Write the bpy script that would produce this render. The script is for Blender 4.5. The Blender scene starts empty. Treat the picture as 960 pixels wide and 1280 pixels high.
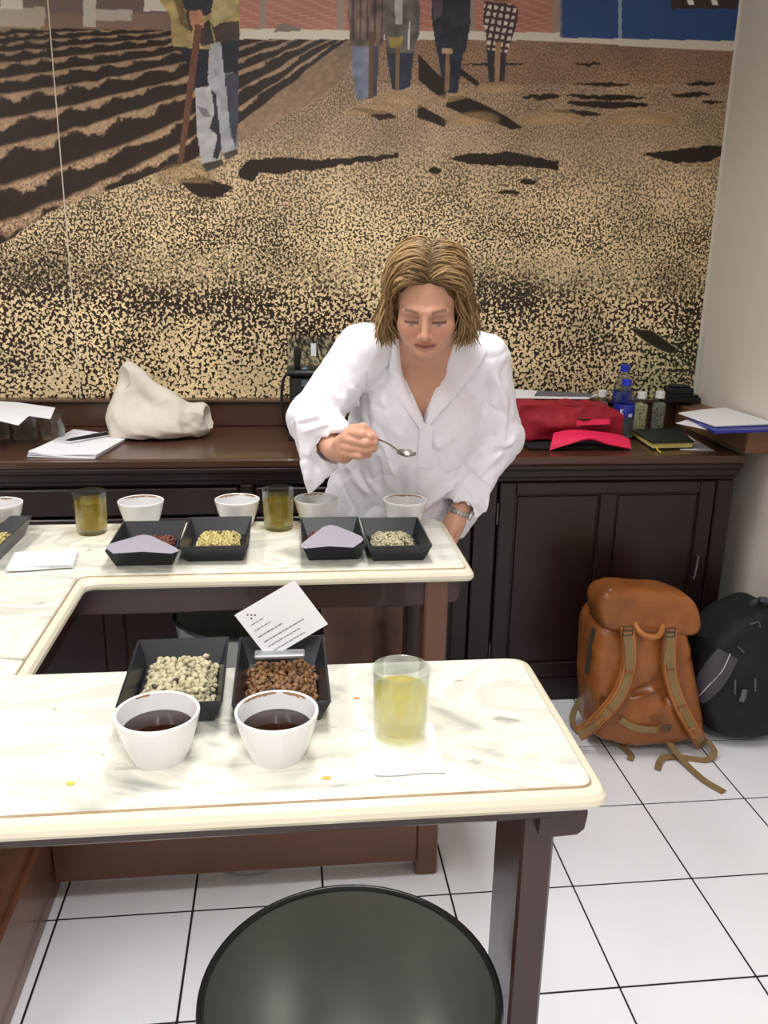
import bpy, bmesh, math, random
import numpy as np
from mathutils import Vector, Matrix
random.seed(7); rng = np.random.default_rng(7)
SC = bpy.context.scene
COL = SC.collection

# ---------------------------------------------------------------- camera (matched to the floor grid)
FPX, PITCH, ROLL, YAW, CAMZ = 1065.9, .2848, .0185, .1165, 1.4337
_fw = np.array([math.sin(YAW)*math.cos(PITCH), math.cos(YAW)*math.cos(PITCH), -math.sin(PITCH)])
_r0 = np.array([math.cos(YAW), -math.sin(YAW), 0.]); _u0 = np.cross(_r0, _fw)
_rt = math.cos(ROLL)*_r0 + math.sin(ROLL)*_u0
_up = -math.sin(ROLL)*_r0 + math.cos(ROLL)*_u0
CAM = np.array([0., 0., CAMZ])
cd = bpy.data.cameras.new('camera'); cam = bpy.data.objects.new('camera', cd); COL.objects.link(cam)
cd.sensor_fit = 'VERTICAL'; cd.sensor_height = 36.0; cd.lens = FPX/1280*36.0
cd.clip_start = .05; cd.clip_end = 60
cam.matrix_world = Matrix(((_rt[0], _up[0], -_fw[0], 0), (_rt[1], _up[1], -_fw[1], 0), (_rt[2], _up[2], -_fw[2], CAMZ), (0, 0, 0, 1)))
SC.camera = cam

# ---------------------------------------------------------------- world, exposure
w = bpy.data.worlds.new('room_air'); SC.world = w; w.use_nodes = True
w.node_tree.nodes['Background'].inputs[0].default_value = (.9, .95, 1, 1)
w.node_tree.nodes['Background'].inputs[1].default_value = .15
vs = SC.view_settings
vs.view_transform = 'Standard'; vs.look = 'None'; vs.gamma = 1.0; vs.use_curve_mapping = False
vs.exposure = 0.0

# ---------------------------------------------------------------- lights: fluorescent fittings on the ceiling
CEIL = 2.75
def area(name, loc, sx, sy, power, col=(1, .985, .975), rot=(0, 0, 0)):
    l = bpy.data.lights.new(name, 'AREA'); l.shape = 'RECTANGLE'; l.size = sx; l.size_y = sy
    l.energy = power; l.color = col; l.spread = math.radians(138)     # spread narrowed to keep the upper walls darker; no louvres built
    o = bpy.data.objects.new(name, l); o.location = loc; o.rotation_euler = rot; COL.objects.link(o)
    return o
LAMPS = [(.15, 1.80, .30, 1.1, 17), (-1.45, 1.80, .30, 1.1, 16), (.15, -.6, .30, 1.2, 31), (-1.45, -.6, .30, 1.2, 20)]
for i, (x, y, sx, sy, p) in enumerate(LAMPS):
    area('ceiling_lamp_light', (x, y, CEIL-.075), sx, sy, p)

# ---------------------------------------------------------------- pixel -> place helpers (960x1280 frame)
def ray(x, y): return _fw + (x-480)/FPX*_rt + (640-y)/FPX*_up
def at_y(x, y, Y): d = ray(x, y); return CAM + d*(Y/d[1])
def at_z(x, y, z): d = ray(x, y); return CAM + d*((z-CAMZ)/d[2])
def to_px(P):
    d = np.asarray(P, float)-CAM; z = d@_fw
    return 480+FPX*(d@_rt)/z, 640-FPX*(d@_up)/z

# ---------------------------------------------------------------- mesh helpers
def lin(c):
    o = []
    for v in c[:3]:
        v = v/255.0; o.append(v/12.92 if v <= .04045 else ((v+.055)/1.055)**2.4)
    return (*o, 1.0)
def link(o, parent=None):
    COL.objects.link(o)
    if parent is not None: o.parent = parent
    return o
def mesh(name, verts, faces, m=None, parent=None, smooth=True, auto=None):
    me = bpy.data.meshes.new(name)
    me.from_pydata([tuple(map(float, v)) for v in verts], [], [tuple(map(int, f)) for f in faces])
    me.validate(verbose=False)
    if m is not None:
        for mm in (m if isinstance(m, (list, tuple)) else [m]): me.materials.append(mm)
    if smooth:
        me.polygons.foreach_set('use_smooth', [True]*len(me.polygons))
        if auto: me.set_sharp_from_angle(angle=math.radians(auto))
    me.update()
    return link(bpy.data.objects.new(name, me), parent)
def empty(name, loc, label=None, cat=None, group=None):
    o = bpy.data.objects.new(name, None); o.empty_display_size = .05; o.location = loc; COL.objects.link(o)
    return tag(o, label, cat, group)
def tag(o, label=None, cat=None, group=None, kind=None):
    if label: o['label'] = label
    if cat: o['category'] = cat
    if group: o['group'] = group
    if kind: o['kind'] = kind
    return o
def rel(o, parent):                     # world-placed child of an unrotated empty
    o.parent = parent; o.location = Vector(o.location)-Vector(parent.location); return o
class MB:                               # collects shapes for ONE mesh object
    def __init__(s): s.v = []; s.f = []; s.mi = []
    def add(s, V, F, mi=0):
        n = len(s.v); s.v.extend([tuple(map(float, p)) for p in V]); s.f.extend([tuple(i+n for i in f) for f in F]); s.mi.extend([mi]*len(F)); return s
    def box(s, lo, hi, mi=0, bev=0, seg=1):
        bm = bmesh.new(); bmesh.ops.create_cube(bm, size=1)
        for v in bm.verts:
            v.co = Vector([lo[i]+(v.co[i]+.5)*(hi[i]-lo[i]) for i in range(3)])
        if bev: bmesh.ops.bevel(bm, geom=bm.edges[:], offset=bev, segments=seg, affect='EDGES', profile=.5, clamp_overlap=True)
        bm.verts.index_update(); s.add([v.co for v in bm.verts], [[v.index for v in f.verts] for f in bm.faces], mi); bm.free(); return s
    def lathe(s, prof, seg=48, c=(0, 0, 0), mi=0, close=False):
        V = []; F = []
        n = len(prof)
        for r, z in prof:
            for k in range(seg):
                a = 2*math.pi*k/seg; V.append((c[0]+r*math.cos(a), c[1]+r*math.sin(a), c[2]+z))
        rng_ = range(n if close else n-1)
        for i in rng_:
            j = (i+1) % n
            for k in range(seg):
                l = (k+1) % seg; F.append((i*seg+k, i*seg+l, j*seg+l, j*seg+k))
        if not close:
            if prof[0][0] > 1e-6: F.append(tuple(range(seg))[::-1])
            if prof[-1][0] > 1e-6: F.append(tuple((n-1)*seg+k for k in range(seg)))
        return s.add(V, F, mi)
    def tube(s, pts, rad, seg=8, mi=0, cap=True, closed=False):
        P = np.array(pts, float); n = len(P)
        R = np.full(n, rad) if np.isscalar(rad) else np.array(rad, float)
        T = np.gradient(P, axis=0) if not closed else np.roll(P, -1, 0)-np.roll(P, 1, 0)
        T /= np.linalg.norm(T, axis=1)[:, None]+1e-12
        a = np.array([0, 0, 1.]) if abs(T[0][2]) < .9 else np.array([1., 0, 0])
        N = np.cross(T[0], a); N /= np.linalg.norm(N); V = []; F = []
        for i in range(n):
            N = N-T[i]*(N@T[i]); N /= np.linalg.norm(N)+1e-12; B = np.cross(T[i], N)
            for k in range(seg):
                t = 2*math.pi*k/seg; V.append(P[i]+R[i]*(math.cos(t)*N+math.sin(t)*B))
        for i in range(n if closed else n-1):
            j = (i+1) % n
            for k in range(seg):
                l = (k+1) % seg; F.append((i*seg+k, i*seg+l, j*seg+l, j*seg+k))
        if cap and not closed: F.append(tuple(range(seg))[::-1]); F.append(tuple((n-1)*seg+k for k in range(seg)))
        return s.add(V, F, mi)
    def strap(s, pts, nrm, width, th, mi=0):     # flat band: pts path, nrm outward normal per point (or one)
        P = np.array(pts, float); n = len(P); T = np.gradient(P, axis=0); T /= np.linalg.norm(T, axis=1)[:, None]+1e-12
        N = np.array(nrm, float); N = np.tile(N, (n, 1)) if N.ndim == 1 else N
        W = np.full(n, width) if np.isscalar(width) else np.array(width, float)
        V = []; F = []
        for i in range(n):
            S = np.cross(T[i], N[i]); S /= np.linalg.norm(S)+1e-12; M = np.cross(S, T[i])
            h = W[i]/2; b = th/2
            for a, c in ((-h, -b), (-h*.97, b), (h*.97, b), (h, -b)): V.append(P[i]+a*S+c*M)
        for i in range(n-1):
            for k in range(4):
                l = (k+1) % 4; F.append((i*4+k, i*4+l, (i+1)*4+l, (i+1)*4+k))
        F.append((3, 2, 1, 0)); F.append(tuple((n-1)*4+k for k in range(4)))
        return s.add(V, F, mi)
    def grid(s, P, th=None, mi=0):               # P (n,m,3) sheet, optionally thickened downwards along its normals
        P = np.array(P, float); n, m = P.shape[:2]
        q = lambda i, j: i*m+j
        F = [(q(i, j), q(i, j+1), q(i+1, j+1), q(i+1, j)) for i in range(n-1) for j in range(m-1)]
        V = P.reshape(-1, 3)
        if th:
            N = np.cross(np.gradient(P, axis=1), np.gradient(P, axis=0)); N /= np.linalg.norm(N, axis=2)[..., None]+1e-12
            V2 = (P+N*th).reshape(-1, 3); k = n*m
            F2 = [tuple(i+k for i in f[::-1]) for f in F]
            E = [(q(0, j), q(0, j+1)) for j in range(m-1)]+[(q(i, m-1), q(i+1, m-1)) for i in range(n-1)]
            E += [(q(n-1, j+1), q(n-1, j)) for j in range(m-1)][::-1]+[(q(i+1, 0), q(i, 0)) for i in range(n-1)][::-1]
            F = F+F2+[(b, a, a+k, b+k) for a, b in E]; V = np.vstack([V, V2])
        return s.add(V, F, mi)
    def prism(s, poly, z0, z1, mi=0):            # convex or concave outline extruded in z
        n = len(poly); V = [(x, y, z0) for x, y in poly]+[(x, y, z1) for x, y in poly]
        F = [tuple(range(n))[::-1], tuple(range(n, 2*n))]+[(i, (i+1) % n, n+(i+1) % n, n+i) for i in range(n)]
        return s.add(V, F, mi)
    def build(s, name, m=None, parent=None, smooth=True, auto=35, org=None):
        V = s.v
        if org is not None: V = [tuple(p[i]-org[i] for i in range(3)) for p in V]
        o = mesh(name, V, s.f, m, parent, smooth, auto)
        if org is not None: o.location = org
        if any(s.mi): o.data.polygons.foreach_set('material_index', s.mi)
        bm = bmesh.new(); bm.from_mesh(o.data); bmesh.ops.recalc_face_normals(bm, faces=bm.faces[:]); bm.to_mesh(o.data); bm.free()
        return o
def cat_rom(P, n=8):
    P = np.array(P, float); Q = np.vstack([2*P[0]-P[1], P, 2*P[-1]-P[-2]]); out = []
    for i in range(1, len(Q)-2):
        a, b, c, d = Q[i-1:i+3]
        for t in np.linspace(0, 1, n, endpoint=False):
            out.append(.5*((2*b)+(c-a)*t+(2*a-5*b+4*c-d)*t*t+(3*b-a-3*c+d)*t**3))
    out.append(P[-1]); return np.array(out)
# value noise
_lat = rng.random((64, 64, 64))
def vnoise(x, y, z):
    xi, yi, zi = np.floor(x).astype(int), np.floor(y).astype(int), np.floor(z).astype(int)
    fx, fy, fz = x-xi, y-yi, z-zi
    fx, fy, fz = (t*t*(3-2*t) for t in (fx, fy, fz)); r = 0
    for a in (0, 1):
        for b in (0, 1):
            for c in (0, 1):
                r = r+_lat[(xi+a) % 64, (yi+b) % 64, (zi+c) % 64]*(fx if a else 1-fx)*(fy if b else 1-fy)*(fz if c else 1-fz)
    return r*2-1

# ---------------------------------------------------------------- material helpers
def mat(name, col, rough=.5, metal=0.0, var=0, vscale=8, stretch=(1, 1, 1), bump=0, bscale=60, spec=.5, trans=0, ior=1.45, col2=None, alpha=1, coat=0, attr=None, emit=0, sheen=0, sss=0):
    m = bpy.data.materials.new(name); m.use_nodes = True; nt = m.node_tree; N = nt.nodes; L = nt.links
    p = N['Principled BSDF']
    p.inputs['Base Color'].default_value = lin(col); p.inputs['Roughness'].default_value = rough
    p.inputs['Metallic'].default_value = metal; p.inputs['Specular IOR Level'].default_value = spec
    p.inputs['IOR'].default_value = ior; p.inputs['Transmission Weight'].default_value = trans
    p.inputs['Alpha'].default_value = alpha; p.inputs['Coat Weight'].default_value = coat
    if sheen: p.inputs['Sheen Weight'].default_value = sheen
    if sss: p.inputs['Subsurface Weight'].default_value = sss; p.inputs['Subsurface Radius'].default_value = (.012, .005, .003); p.inputs['Subsurface Scale'].default_value = 1
    if emit: p.inputs['Emission Color'].default_value = lin(col); p.inputs['Emission Strength'].default_value = emit
    tc = N.new('ShaderNodeTexCoord'); mp = N.new('ShaderNodeMapping'); mp.inputs['Scale'].default_value = stretch
    L.new(tc.outputs['Object'], mp.inputs['Vector'])
    src = None
    if attr:
        a = N.new('ShaderNodeVertexColor'); a.layer_name = attr; src = a.outputs['Color']
    if var:
        n = N.new('ShaderNodeTexNoise'); n.inputs['Scale'].default_value = vscale; n.inputs['Detail'].default_value = 6; n.inputs['Roughness'].default_value = .6
        L.new(mp.outputs['Vector'], n.inputs['Vector'])
        mx = N.new('ShaderNodeMix'); mx.data_type = 'RGBA'
        mr = N.new('ShaderNodeMapRange'); mr.inputs['From Min'].default_value = .3; mr.inputs['From Max'].default_value = .7; mr.inputs['To Max'].default_value = var
        L.new(n.outputs['Fac'], mr.inputs['Value']); L.new(mr.outputs['Result'], mx.inputs['Factor'])
        if src is not None: L.new(src, mx.inputs['A'])
        else: mx.inputs['A'].default_value = lin(col)
        mx.inputs['B'].default_value = lin(col2 if col2 else [c*.55 for c in col]); src = mx.outputs['Result']
    if src is not None: L.new(src, p.inputs['Base Color'])
    if bump:
        n2 = N.new('ShaderNodeTexNoise'); n2.inputs['Scale'].default_value = bscale; n2.inputs['Detail'].default_value = 4
        L.new(mp.outputs['Vector'], n2.inputs['Vector'])
        b = N.new('ShaderNodeBump'); b.inputs['Strength'].default_value = bump; b.inputs['Distance'].default_value = .004
        L.new(n2.outputs['Fac'], b.inputs['Height']); L.new(b.outputs['Normal'], p.inputs['Normal'])
    return m
def glassy(name, col, rough=.02, ior=1.45, clear=.45, cloud=0):     # real glass bsdf with a share of plain see-through, as for thin walls
    m = bpy.data.materials.new(name); m.use_nodes = True; nt = m.node_tree; N = nt.nodes; L = nt.links
    p = N['Principled BSDF']; p.inputs['Base Color'].default_value = lin(col); p.inputs['Roughness'].default_value = rough
    p.inputs['Transmission Weight'].default_value = 1; p.inputs['IOR'].default_value = ior
    t = N.new('ShaderNodeBsdfTransparent'); t.inputs['Color'].default_value = lin(col)
    mx = N.new('ShaderNodeMixShader'); mx.inputs[0].default_value = clear
    L.new(p.outputs[0], mx.inputs[1]); L.new(t.outputs[0], mx.inputs[2]); out = mx.outputs[0]
    if cloud:                                                # a little cloudiness in the liquid itself
        d = N.new('ShaderNodeBsdfTranslucent'); d.inputs['Color'].default_value = lin(col); m2 = N.new('ShaderNodeMixShader'); m2.inputs[0].default_value = cloud
        L.new(out, m2.inputs[1]); L.new(d.outputs[0], m2.inputs[2]); out = m2.outputs[0]
    L.new(out, N['Material Output'].inputs['Surface'])
    return m
M = {}
M['wall'] = mat('wall_paint', (224, 217, 207), .7, var=.25, vscale=1.2, col2=(212, 204, 194), bump=.05, bscale=90)
M['ceil'] = mat('ceiling_paint', (232, 229, 222), .8, var=.2, vscale=2, col2=(222, 219, 212))
M['grout'] = mat('dark_grout', (38, 30, 28), .9, var=.6, vscale=20)
M['tile'] = mat('white_glazed_tile', (232, 233, 238), .16, var=.5, vscale=3.5, col2=(222, 222, 228), bump=.03, bscale=25)
M['wood'] = mat('dark_stained_wood', (40, 25, 21), .34, var=.8, vscale=5, stretch=(1, 1, .12), col2=(26, 16, 13), bump=.06, bscale=40)
M['woodh'] = mat('dark_stained_wood_grain_along', (58, 37, 29), .3, var=.8, vscale=5, stretch=(.12, 1, 1), col2=(40, 25, 19), bump=.06, bscale=40)
M['wtop'] = mat('worn_brown_worktop', (84, 56, 41), .28, var=.8, vscale=4, stretch=(.15, 1, 1), col2=(60, 38, 27), bump=.05, bscale=30, coat=.2)
M['tlegs'] = mat('table_wood', (56, 34, 30), .3, var=.7, vscale=6, stretch=(1, 1, .15), col2=(38, 22, 19), coat=.2, bump=.04)
M['trail'] = mat('table_rail_wood', (112, 72, 52), .32, var=.7, vscale=6, stretch=(.15, 1, 1), col2=(78, 48, 35), coat=.2, bump=.04)
M['black'] = mat('black_plastic', (20, 21, 24), .35, var=.4, vscale=12, col2=(30, 31, 34))
M['tray'] = mat('black_tray_melamine', (26, 28, 35), .33, var=.5, vscale=14, col2=(36, 39, 48), bump=.04, bscale=80)
M['ceramic'] = mat('white_ceramic', (232, 232, 234), .18, var=.2, vscale=7, col2=(222, 222, 224), coat=.3)
M['steel'] = mat('steel', (190, 190, 188), .22, 1, var=.3, vscale=20)
M['dsteel'] = mat('dark_grey_pan_metal', (80, 80, 79), .36, .8, var=.7, vscale=5, col2=(50, 50, 49), bump=.06, bscale=14)
M['gsteel'] = mat('brushed_bowl_metal', (120, 120, 118), .4, .9, var=.5, vscale=9)
M['paper'] = mat('white_paper', (236, 237, 242), .7, var=.15, vscale=6, col2=(226, 227, 233))
M['glass'] = glassy('clear_glass', (248, 252, 250), .01, 1.45, .55)
M['plastic'] = glassy('clear_bottle_plastic', (244, 247, 248), .06, 1.3, .84)

# ================================================================ setting
XR, YB, XL, YF = 1.555, 3.11, -2.6, -1.9
def struct(name, mb, m, **k):
    o = mb.build(name, m, None, **k); o['kind'] = 'structure'; return o
struct('wall_back', MB().box((XL-.1, YB, -.1), (XR+.1, YB+.1, CEIL+.1)), M['wall'], smooth=False)
struct('wall_right', MB().box((XR, YF, -.1), (XR+.1, YB, CEIL+.1)), M['wall'], smooth=False)
struct('wall_left', MB().box((XL-.1, YF, -.1), (XL, YB, CEIL+.1)), M['wall'], smooth=False)
struct('wall_front', MB().box((XL-.1, YF-.1, -.1), (XR+.1, YF, CEIL+.1)), M['wall'], smooth=False)
struct('ceiling', MB().box((XL, YF, CEIL), (XR, YB, CEIL+.1)), M['ceil'], smooth=False)
fl = struct('floor', MB().box((XL, YF, -.1), (XR, YB, -.003)), M['grout'], smooth=False)
OX, OY, T = -.531, 1.9549, .30
def tile_mesh(wx, wy):
    mb = MB().box((-wx/2, -wy/2, -.0029), (wx/2, wy/2, 0), bev=.0012)
    o = mb.build('tile', M['tile'], None, smooth=False); me = o.data; bpy.data.objects.remove(o); return me
cache = {}
gap = .0045
ix0 = int(math.floor((XL-OX)/T)); iy0 = int(math.floor((YF-OY)/T))
for ix in range(ix0, 8):
    for iy in range(iy0, 5):
        x0, x1 = max(XL, OX+T*ix+gap/2), min(XR, OX+T*(ix+1)-gap/2); y0, y1 = max(YF, OY+T*iy+gap/2), min(YB, OY+T*(iy+1)-gap/2)
        if x1-x0 < .02 or y1-y0 < .02: continue
        k = (round(x1-x0, 3), round(y1-y0, 3))
        if k not in cache: cache[k] = tile_mesh(*k)
        o = bpy.data.objects.new('tile', cache[k]); o.location = ((x0+x1)/2, (y0+y1)/2, 0); link(o, fl)
# lamp fittings
m_tube = mat('lamp_diffuser', (255, 250, 240), .4, emit=3)
for i, (x, y, sx, sy, p) in enumerate(LAMPS):
    e = empty('ceiling_light', (x, y, CEIL), ['ceiling light above the marble table', 'ceiling light beside the one over the marble table', 'ceiling light behind the camera by the plain wall', 'ceiling light behind the camera, further from the plain wall'][i], 'ceiling light', 'fluorescent ceiling lights')
    rel(MB().box((x-sx/2-.03, y-sy/2-.03, CEIL-.05), (x+sx/2+.03, y+sy/2+.03, CEIL), bev=.004).build('housing', M['ceil'], smooth=False), e)
    rel(MB().box((x-sx/2, y-sy/2, CEIL-.066), (x+sx/2, y+sy/2, CEIL-.05), bev=.004).build('diffuser', m_tube, smooth=False), e)
# ================================================================ the mural: a flat print on the back wall, in two sheets
def in_poly(x, y, P):
    r = np.zeros(x.shape, bool); n = len(P)
    for i in range(n):
        (x0, y0), (x1, y1) = P[i], P[(i+1) % n]
        if y0 == y1: continue
        c = ((y0 > y) != (y1 > y)) & (x < (x1-x0)*(y-y0)/(y1-y0)+x0); r ^= c
    return r
def n2(x, y, s, k=0): return vnoise(x/s+k*7.3, y/s+k*3.1, np.full(x.shape, k+.5))
def sm(a, b, x): t = np.clip((x-a)/(b-a), 0, 1); return t*t*(3-2*t)
def paint(u, v):
    """colour, bean grain and light/dark share of the printed picture; u, v in sheet units (u to the right, v down)"""
    sh = u.shape
    col = np.zeros(sh+(3,)); grain = np.ones(sh); cov = np.full(sh, .62)
    def put(mask, c, g=0.0):
        col[mask] = c; grain[mask] = g
    wx = u+6*n2(u, v, 40, 1); wy = v+5*n2(u, v, 30, 2)
    # bean field
    t = sm(60, 320, v)[..., None]
    col[:] = np.array([164, 138, 116])*(1-t)+np.array([228, 206, 162])*t
    col *= (1+.10*n2(u, v, 60, 3)+.06*n2(u, v, 22, 4))[..., None]
    cov += .10*n2(u, v, 45, 5)+.06*n2(u, v, 18, 6)
    cov -= .20*np.exp(-(((wx-30)/95)**2+((wy-345)/38)**2))
    cov -= .14*np.exp(-(((wx-400)/90)**2+((wy-425)/30)**2))
    cov -= .16*np.exp(-(((wx-250)/120)**2+((wy-375)/22)**2))
    cov -= .18*np.exp(-(((wx-640)/80)**2+((wy-365)/26)**2))
    cov -= .14*np.exp(-(((wx-860)/40)**2+((wy-420)/50)**2))
    cov += .12*np.exp(-(((wx-200)/200)**2+((wy-480)/22)**2))
    cov += .10*np.exp(-(((wx-700)/150)**2+((wy-330)/30)**2))
    # furrows upper left
    bd = np.interp(u, [-400, 0, 60, 130, 200, 260, 330, 400, 432, 452], [420, 305, 268, 238, 214, 196, 160, 124, 96, 52])
    fur = (wy < bd) & (u < 455)
    tt = (v+2.5*n2(u, v, 14, 8)-8)/np.maximum(486-u, 8)/(1+.2*np.clip(u/250, 0, 1))
    edges = np.array([.66, .56, .468, .365, .293, .231, .185, .148, .118, .094, .075, .06])[::-1]
    idx = np.clip(np.searchsorted(edges, tt)-1, 0, len(edges)-2)
    ph = np.clip((tt-edges[idx])/(edges[idx+1]-edges[idx]), 0, 1)     # 0 just below a crest
    scal = .10*n2(u, v, 4.5, 15)+.08*n2(u, v, 2.2, 16)+.14*np.sin(u/np.maximum(6+22*tt/.5, 5)*2.2+idx*1.9)+.12*n2(u, v, 9, 9)
    lit = 1-sm(.14+scal, .27+scal, ph)+sm(.86, .99, ph)*.8
    shc = np.array([46, 33, 27]); lc = np.array([184, 154, 124])
    fc = shc+(lc-shc)*np.clip(lit, 0, 1)[..., None]
    fc *= (1+.16*n2(u, v, 4, 10))[..., None]
    fc *= (.80+.2*sm(30, 200, v))[..., None]
    col[fur] = fc[fur]; grain[fur] = (.25+.45*sm(60, 240, v))[fur]*np.clip(lit, .15, 1)[fur]; cov[fur] = .75
    # yard and wall along the top
    yard = (v < 34+u*.02) & (u < 300)
    put(yard, (128, 104, 92)); col[yard] *= (1+.06*n2(u, v, 20, 11))[yard][..., None]
    put((v < 17) & (u < 215), (110, 92, 88)); put((v < 34) & (v > 9) & (u > -60) & (u < 56), (172, 160, 146)); put((v < 12) & (u > 0) & (u < 28), (206, 198, 184))
    put((v < 34) & (u > 104) & (u < 120), (186, 178, 170)); put((v < 26) & (u > 120) & (u < 165) & (v > 12), (178, 168, 158)); put((v < 14) & (u > 180) & (u < 215), (205, 198, 190))
    brick = (v < 36+.012*(u-300)) & (u > 296) & (u < 702)
    course = (np.floor(v/3.2)+np.floor(u/8+.5*(np.floor(v/3.2) % 2)))
    bc = np.array([168, 112, 98])*(1+.03*np.sin(course*12.9))[..., None]
    bc = np.where((np.mod(v, 3.2) < .6)[..., None], np.array([182, 140, 124]), bc)
    put(brick, (0, 0, 0)); col[brick] = bc[brick]
    for a in (328, 426, 590, 695): put(brick & (np.abs(u-a) < 4.5), (150, 132, 122))
    strip = (v >= 36+.012*(u-300)) & (v < 49+.004*(u-300)+12*sm(640, 915, u)) & (u > 296) & (u < 1000)
    strip &= ~((u > 700) & (v < 47+.02*(u-700)))
    put(strip, (206, 198, 186))
    blue = (u >= 700) & (v < 47+.02*(u-700)); put(blue, (44, 74, 124)); col[blue] *= (1+.05*n2(u, v, 30, 12))[blue][..., None]
    put(blue & (np.abs(u-775) < 2), (150, 160, 176)); put(blue & (np.abs(u-700) < 2.5), (110, 110, 120))
    sg = (u > 839) & (u < 922) & (v < 11); put(sg, (64, 46, 46))
    for a in (863, 893): put(sg & (np.abs(u-a-(v-2)*.35) < 3.5) & (v < 6), (226, 226, 226))
    put(in_poly(wx, wy, [(340, 40), (352, 28), (366, 33), (376, 36), (374, 41)]), (120, 108, 96))
    ground = (v >= strip.max()*0+50) & (v < 105) & (u > 455)
    col[ground & (grain > .5)] = (col*np.array([.92, .88, .86]))[ground & (grain > .5)]
    # long shadows behind the heaps
    dk = (40, 29, 22)
    def sh_(x0, x1, yl, h, g=.25, bend=0):
        q = (wx-x0)/(x1-x0); yy = yl+bend*4*q*(1-q)
        m_ = (q > 0) & (q < 1) & (np.abs(wy-yy+1.8*n2(u, v, 7, 13)+.9*n2(u, v, 2.6, 14)) < h*np.sqrt(np.clip(4*q*(1-q), 0, 1))); put(m_, dk, g)
    for a in [(712, 810, 121, 3.5), (712, 812, 130, 4.5), (720, 790, 105, 2.4), (840, 890, 118, 3.2), (860, 895, 104, 2.6), (722, 752, 78, 2), (650, 705, 122, 3), (690, 750, 142, 3), (535, 552, 212, 5), (878, 905, 127, 2), (575, 660, 80, 1.5), (650, 672, 228, 4), (620, 650, 240, 3)]: sh_(*a)
    wob = 2.2*n2(u, v, 7, 18)+1.1*n2(u, v, 2.6, 19)
    for P in ([(298, 214), (312, 200), (345, 196), (400, 200), (500, 192), (498, 197), (420, 208), (360, 216), (325, 216), (315, 226), (300, 224)], [(560, 198), (585, 192), (640, 190), (700, 202), (697, 212), (640, 208), (585, 205)], [(800, 193), (850, 186), (930, 178), (930, 190), (880, 203), (845, 204)], [(224, 226), (246, 218), (262, 224), (292, 234), (270, 250), (248, 246), (236, 238)]):
        put(in_poly(u+wob, v+wob, P), dk, .25)
    for P in ([(560, 118), (600, 128), (655, 158), (640, 160), (600, 150), (556, 132)], [(520, 70), (556, 98), (556, 122), (520, 100)], [(570, 80), (600, 104), (596, 110), (572, 92)],
              [(520, 128), (560, 150), (556, 158), (524, 146)], [(785, 408), (812, 414), (846, 436), (838, 442), (806, 428)], [(440, 134), (470, 152), (500, 150), (478, 140)]):
        put(in_poly(wx, wy, P), dk, .3)
    # heaps at the feet of the row of people
    for cx, cy, rx, ry in ((500, 128, 42, 14), (562, 122, 30, 10), (620, 112, 32, 9), (470, 140, 40, 12), (230, 222, 40, 22), (690, 150, 45, 14), (800, 150, 55, 14), (590, 150, 40, 14)):
        q = ((wx-cx)/rx)**2+((wy-cy)/ry)**2; m_ = (q < 1) & (wy < cy+ry*.4)
        g = np.array([186, 154, 112])*(1-.28*np.clip(q, 0, 1))[..., None]; s = sm(.0, .5, 1-q)[..., None]*.7
        col[m_] = (col*(1-s)+g*s)[m_]; grain[m_] = .6; cov[m_] = .7
    # the man with the rake
    def fig(P, c, shade=.12, k=20):
        m_ = in_poly(u, v, P); put(m_, c); col[m_] *= (1+shade*n2(u, v, 9, k)+.06*n2(u, v, 4, k+1))[m_][..., None]
    fig([(222, 58), (262, 58), (258, 100), (247, 118), (240, 90)], (34, 34, 48)); fig([(262, 50), (298, 50), (298, 92), (262, 95)], (36, 36, 50))
    fig([(262, 52), (276, 52), (282, 110), (290, 150), (297, 190), (280, 198), (268, 150), (260, 100)], (164, 164, 172), .12)
    fig([(244, 110), (264, 108), (268, 150), (276, 200), (262, 214), (252, 205), (246, 165)], (176, 174, 178), .14)
    fig([(281, 92), (292, 90), (297, 185), (288, 170)], (112, 114, 126), .2); fig([(264, 112), (270, 118), (277, 185), (272, 200), (266, 196), (272, 170), (262, 160), (268, 140)], (52, 50, 58)); fig([(246, 132), (258, 136), (264, 146), (254, 146)], (120, 118, 124)); fig([(282, 92), (298, 92), (298, 150), (294, 185), (286, 150)], (64, 66, 78), .2)
    fig([(252, 205), (278, 199), (280, 206), (258, 215)], (70, 62, 56)); fig([(278, 192), (297, 186), (298, 192), (283, 200)], (76, 66, 60))
    fig([(205, -70), (296, -70), (300, -20), (300, 48), (264, 54), (262, 62), (216, 58), (213, 20), (200, 2)], (160, 142, 96), .30)
    fig([(226, -70), (274, -70), (276, 6), (258, 20), (240, 20), (228, 8)], (52, 50, 60), .2); fig([(232, 14), (243, 12), (240, 42), (234, 30)], (60, 52, 40))
    fig([(212, -20), (222, -20), (238, 40), (226, 30)], (110, 92, 58), .3); fig([(264, 30), (299, 26), (299, 50), (270, 53)], (66, 52, 48), .2); fig([(246, 36), (262, 24), (268, 54), (252, 58)], (58, 50, 48), .2); fig([(270, -20), (300, -20), (296, 12), (268, 34), (262, 26)], (176, 160, 116), .2)
    fig([(236, 14), (252, 12), (255, 34), (246, 40), (238, 30)], (176, 126, 98), .1)
    fig([(244, 30), (253, 32), (229, 204), (222, 202)], (104, 70, 54), .1)
    # the row of four people
    fig([(440, 55), (462, 55), (463, 122), (446, 126), (441, 96)], (104, 112, 130), .25); fig([(461, 55), (474, 55), (471, 120), (463, 122)], (60, 64, 82), .2)
    fig([(436, -60), (482, -60), (482, 30), (478, 58), (438, 58), (435, 20)], (108, 90, 82), .5); fig([(462, 40), (467, 40), (466, 122), (460, 124)], (96, 70, 54), .1)
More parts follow.
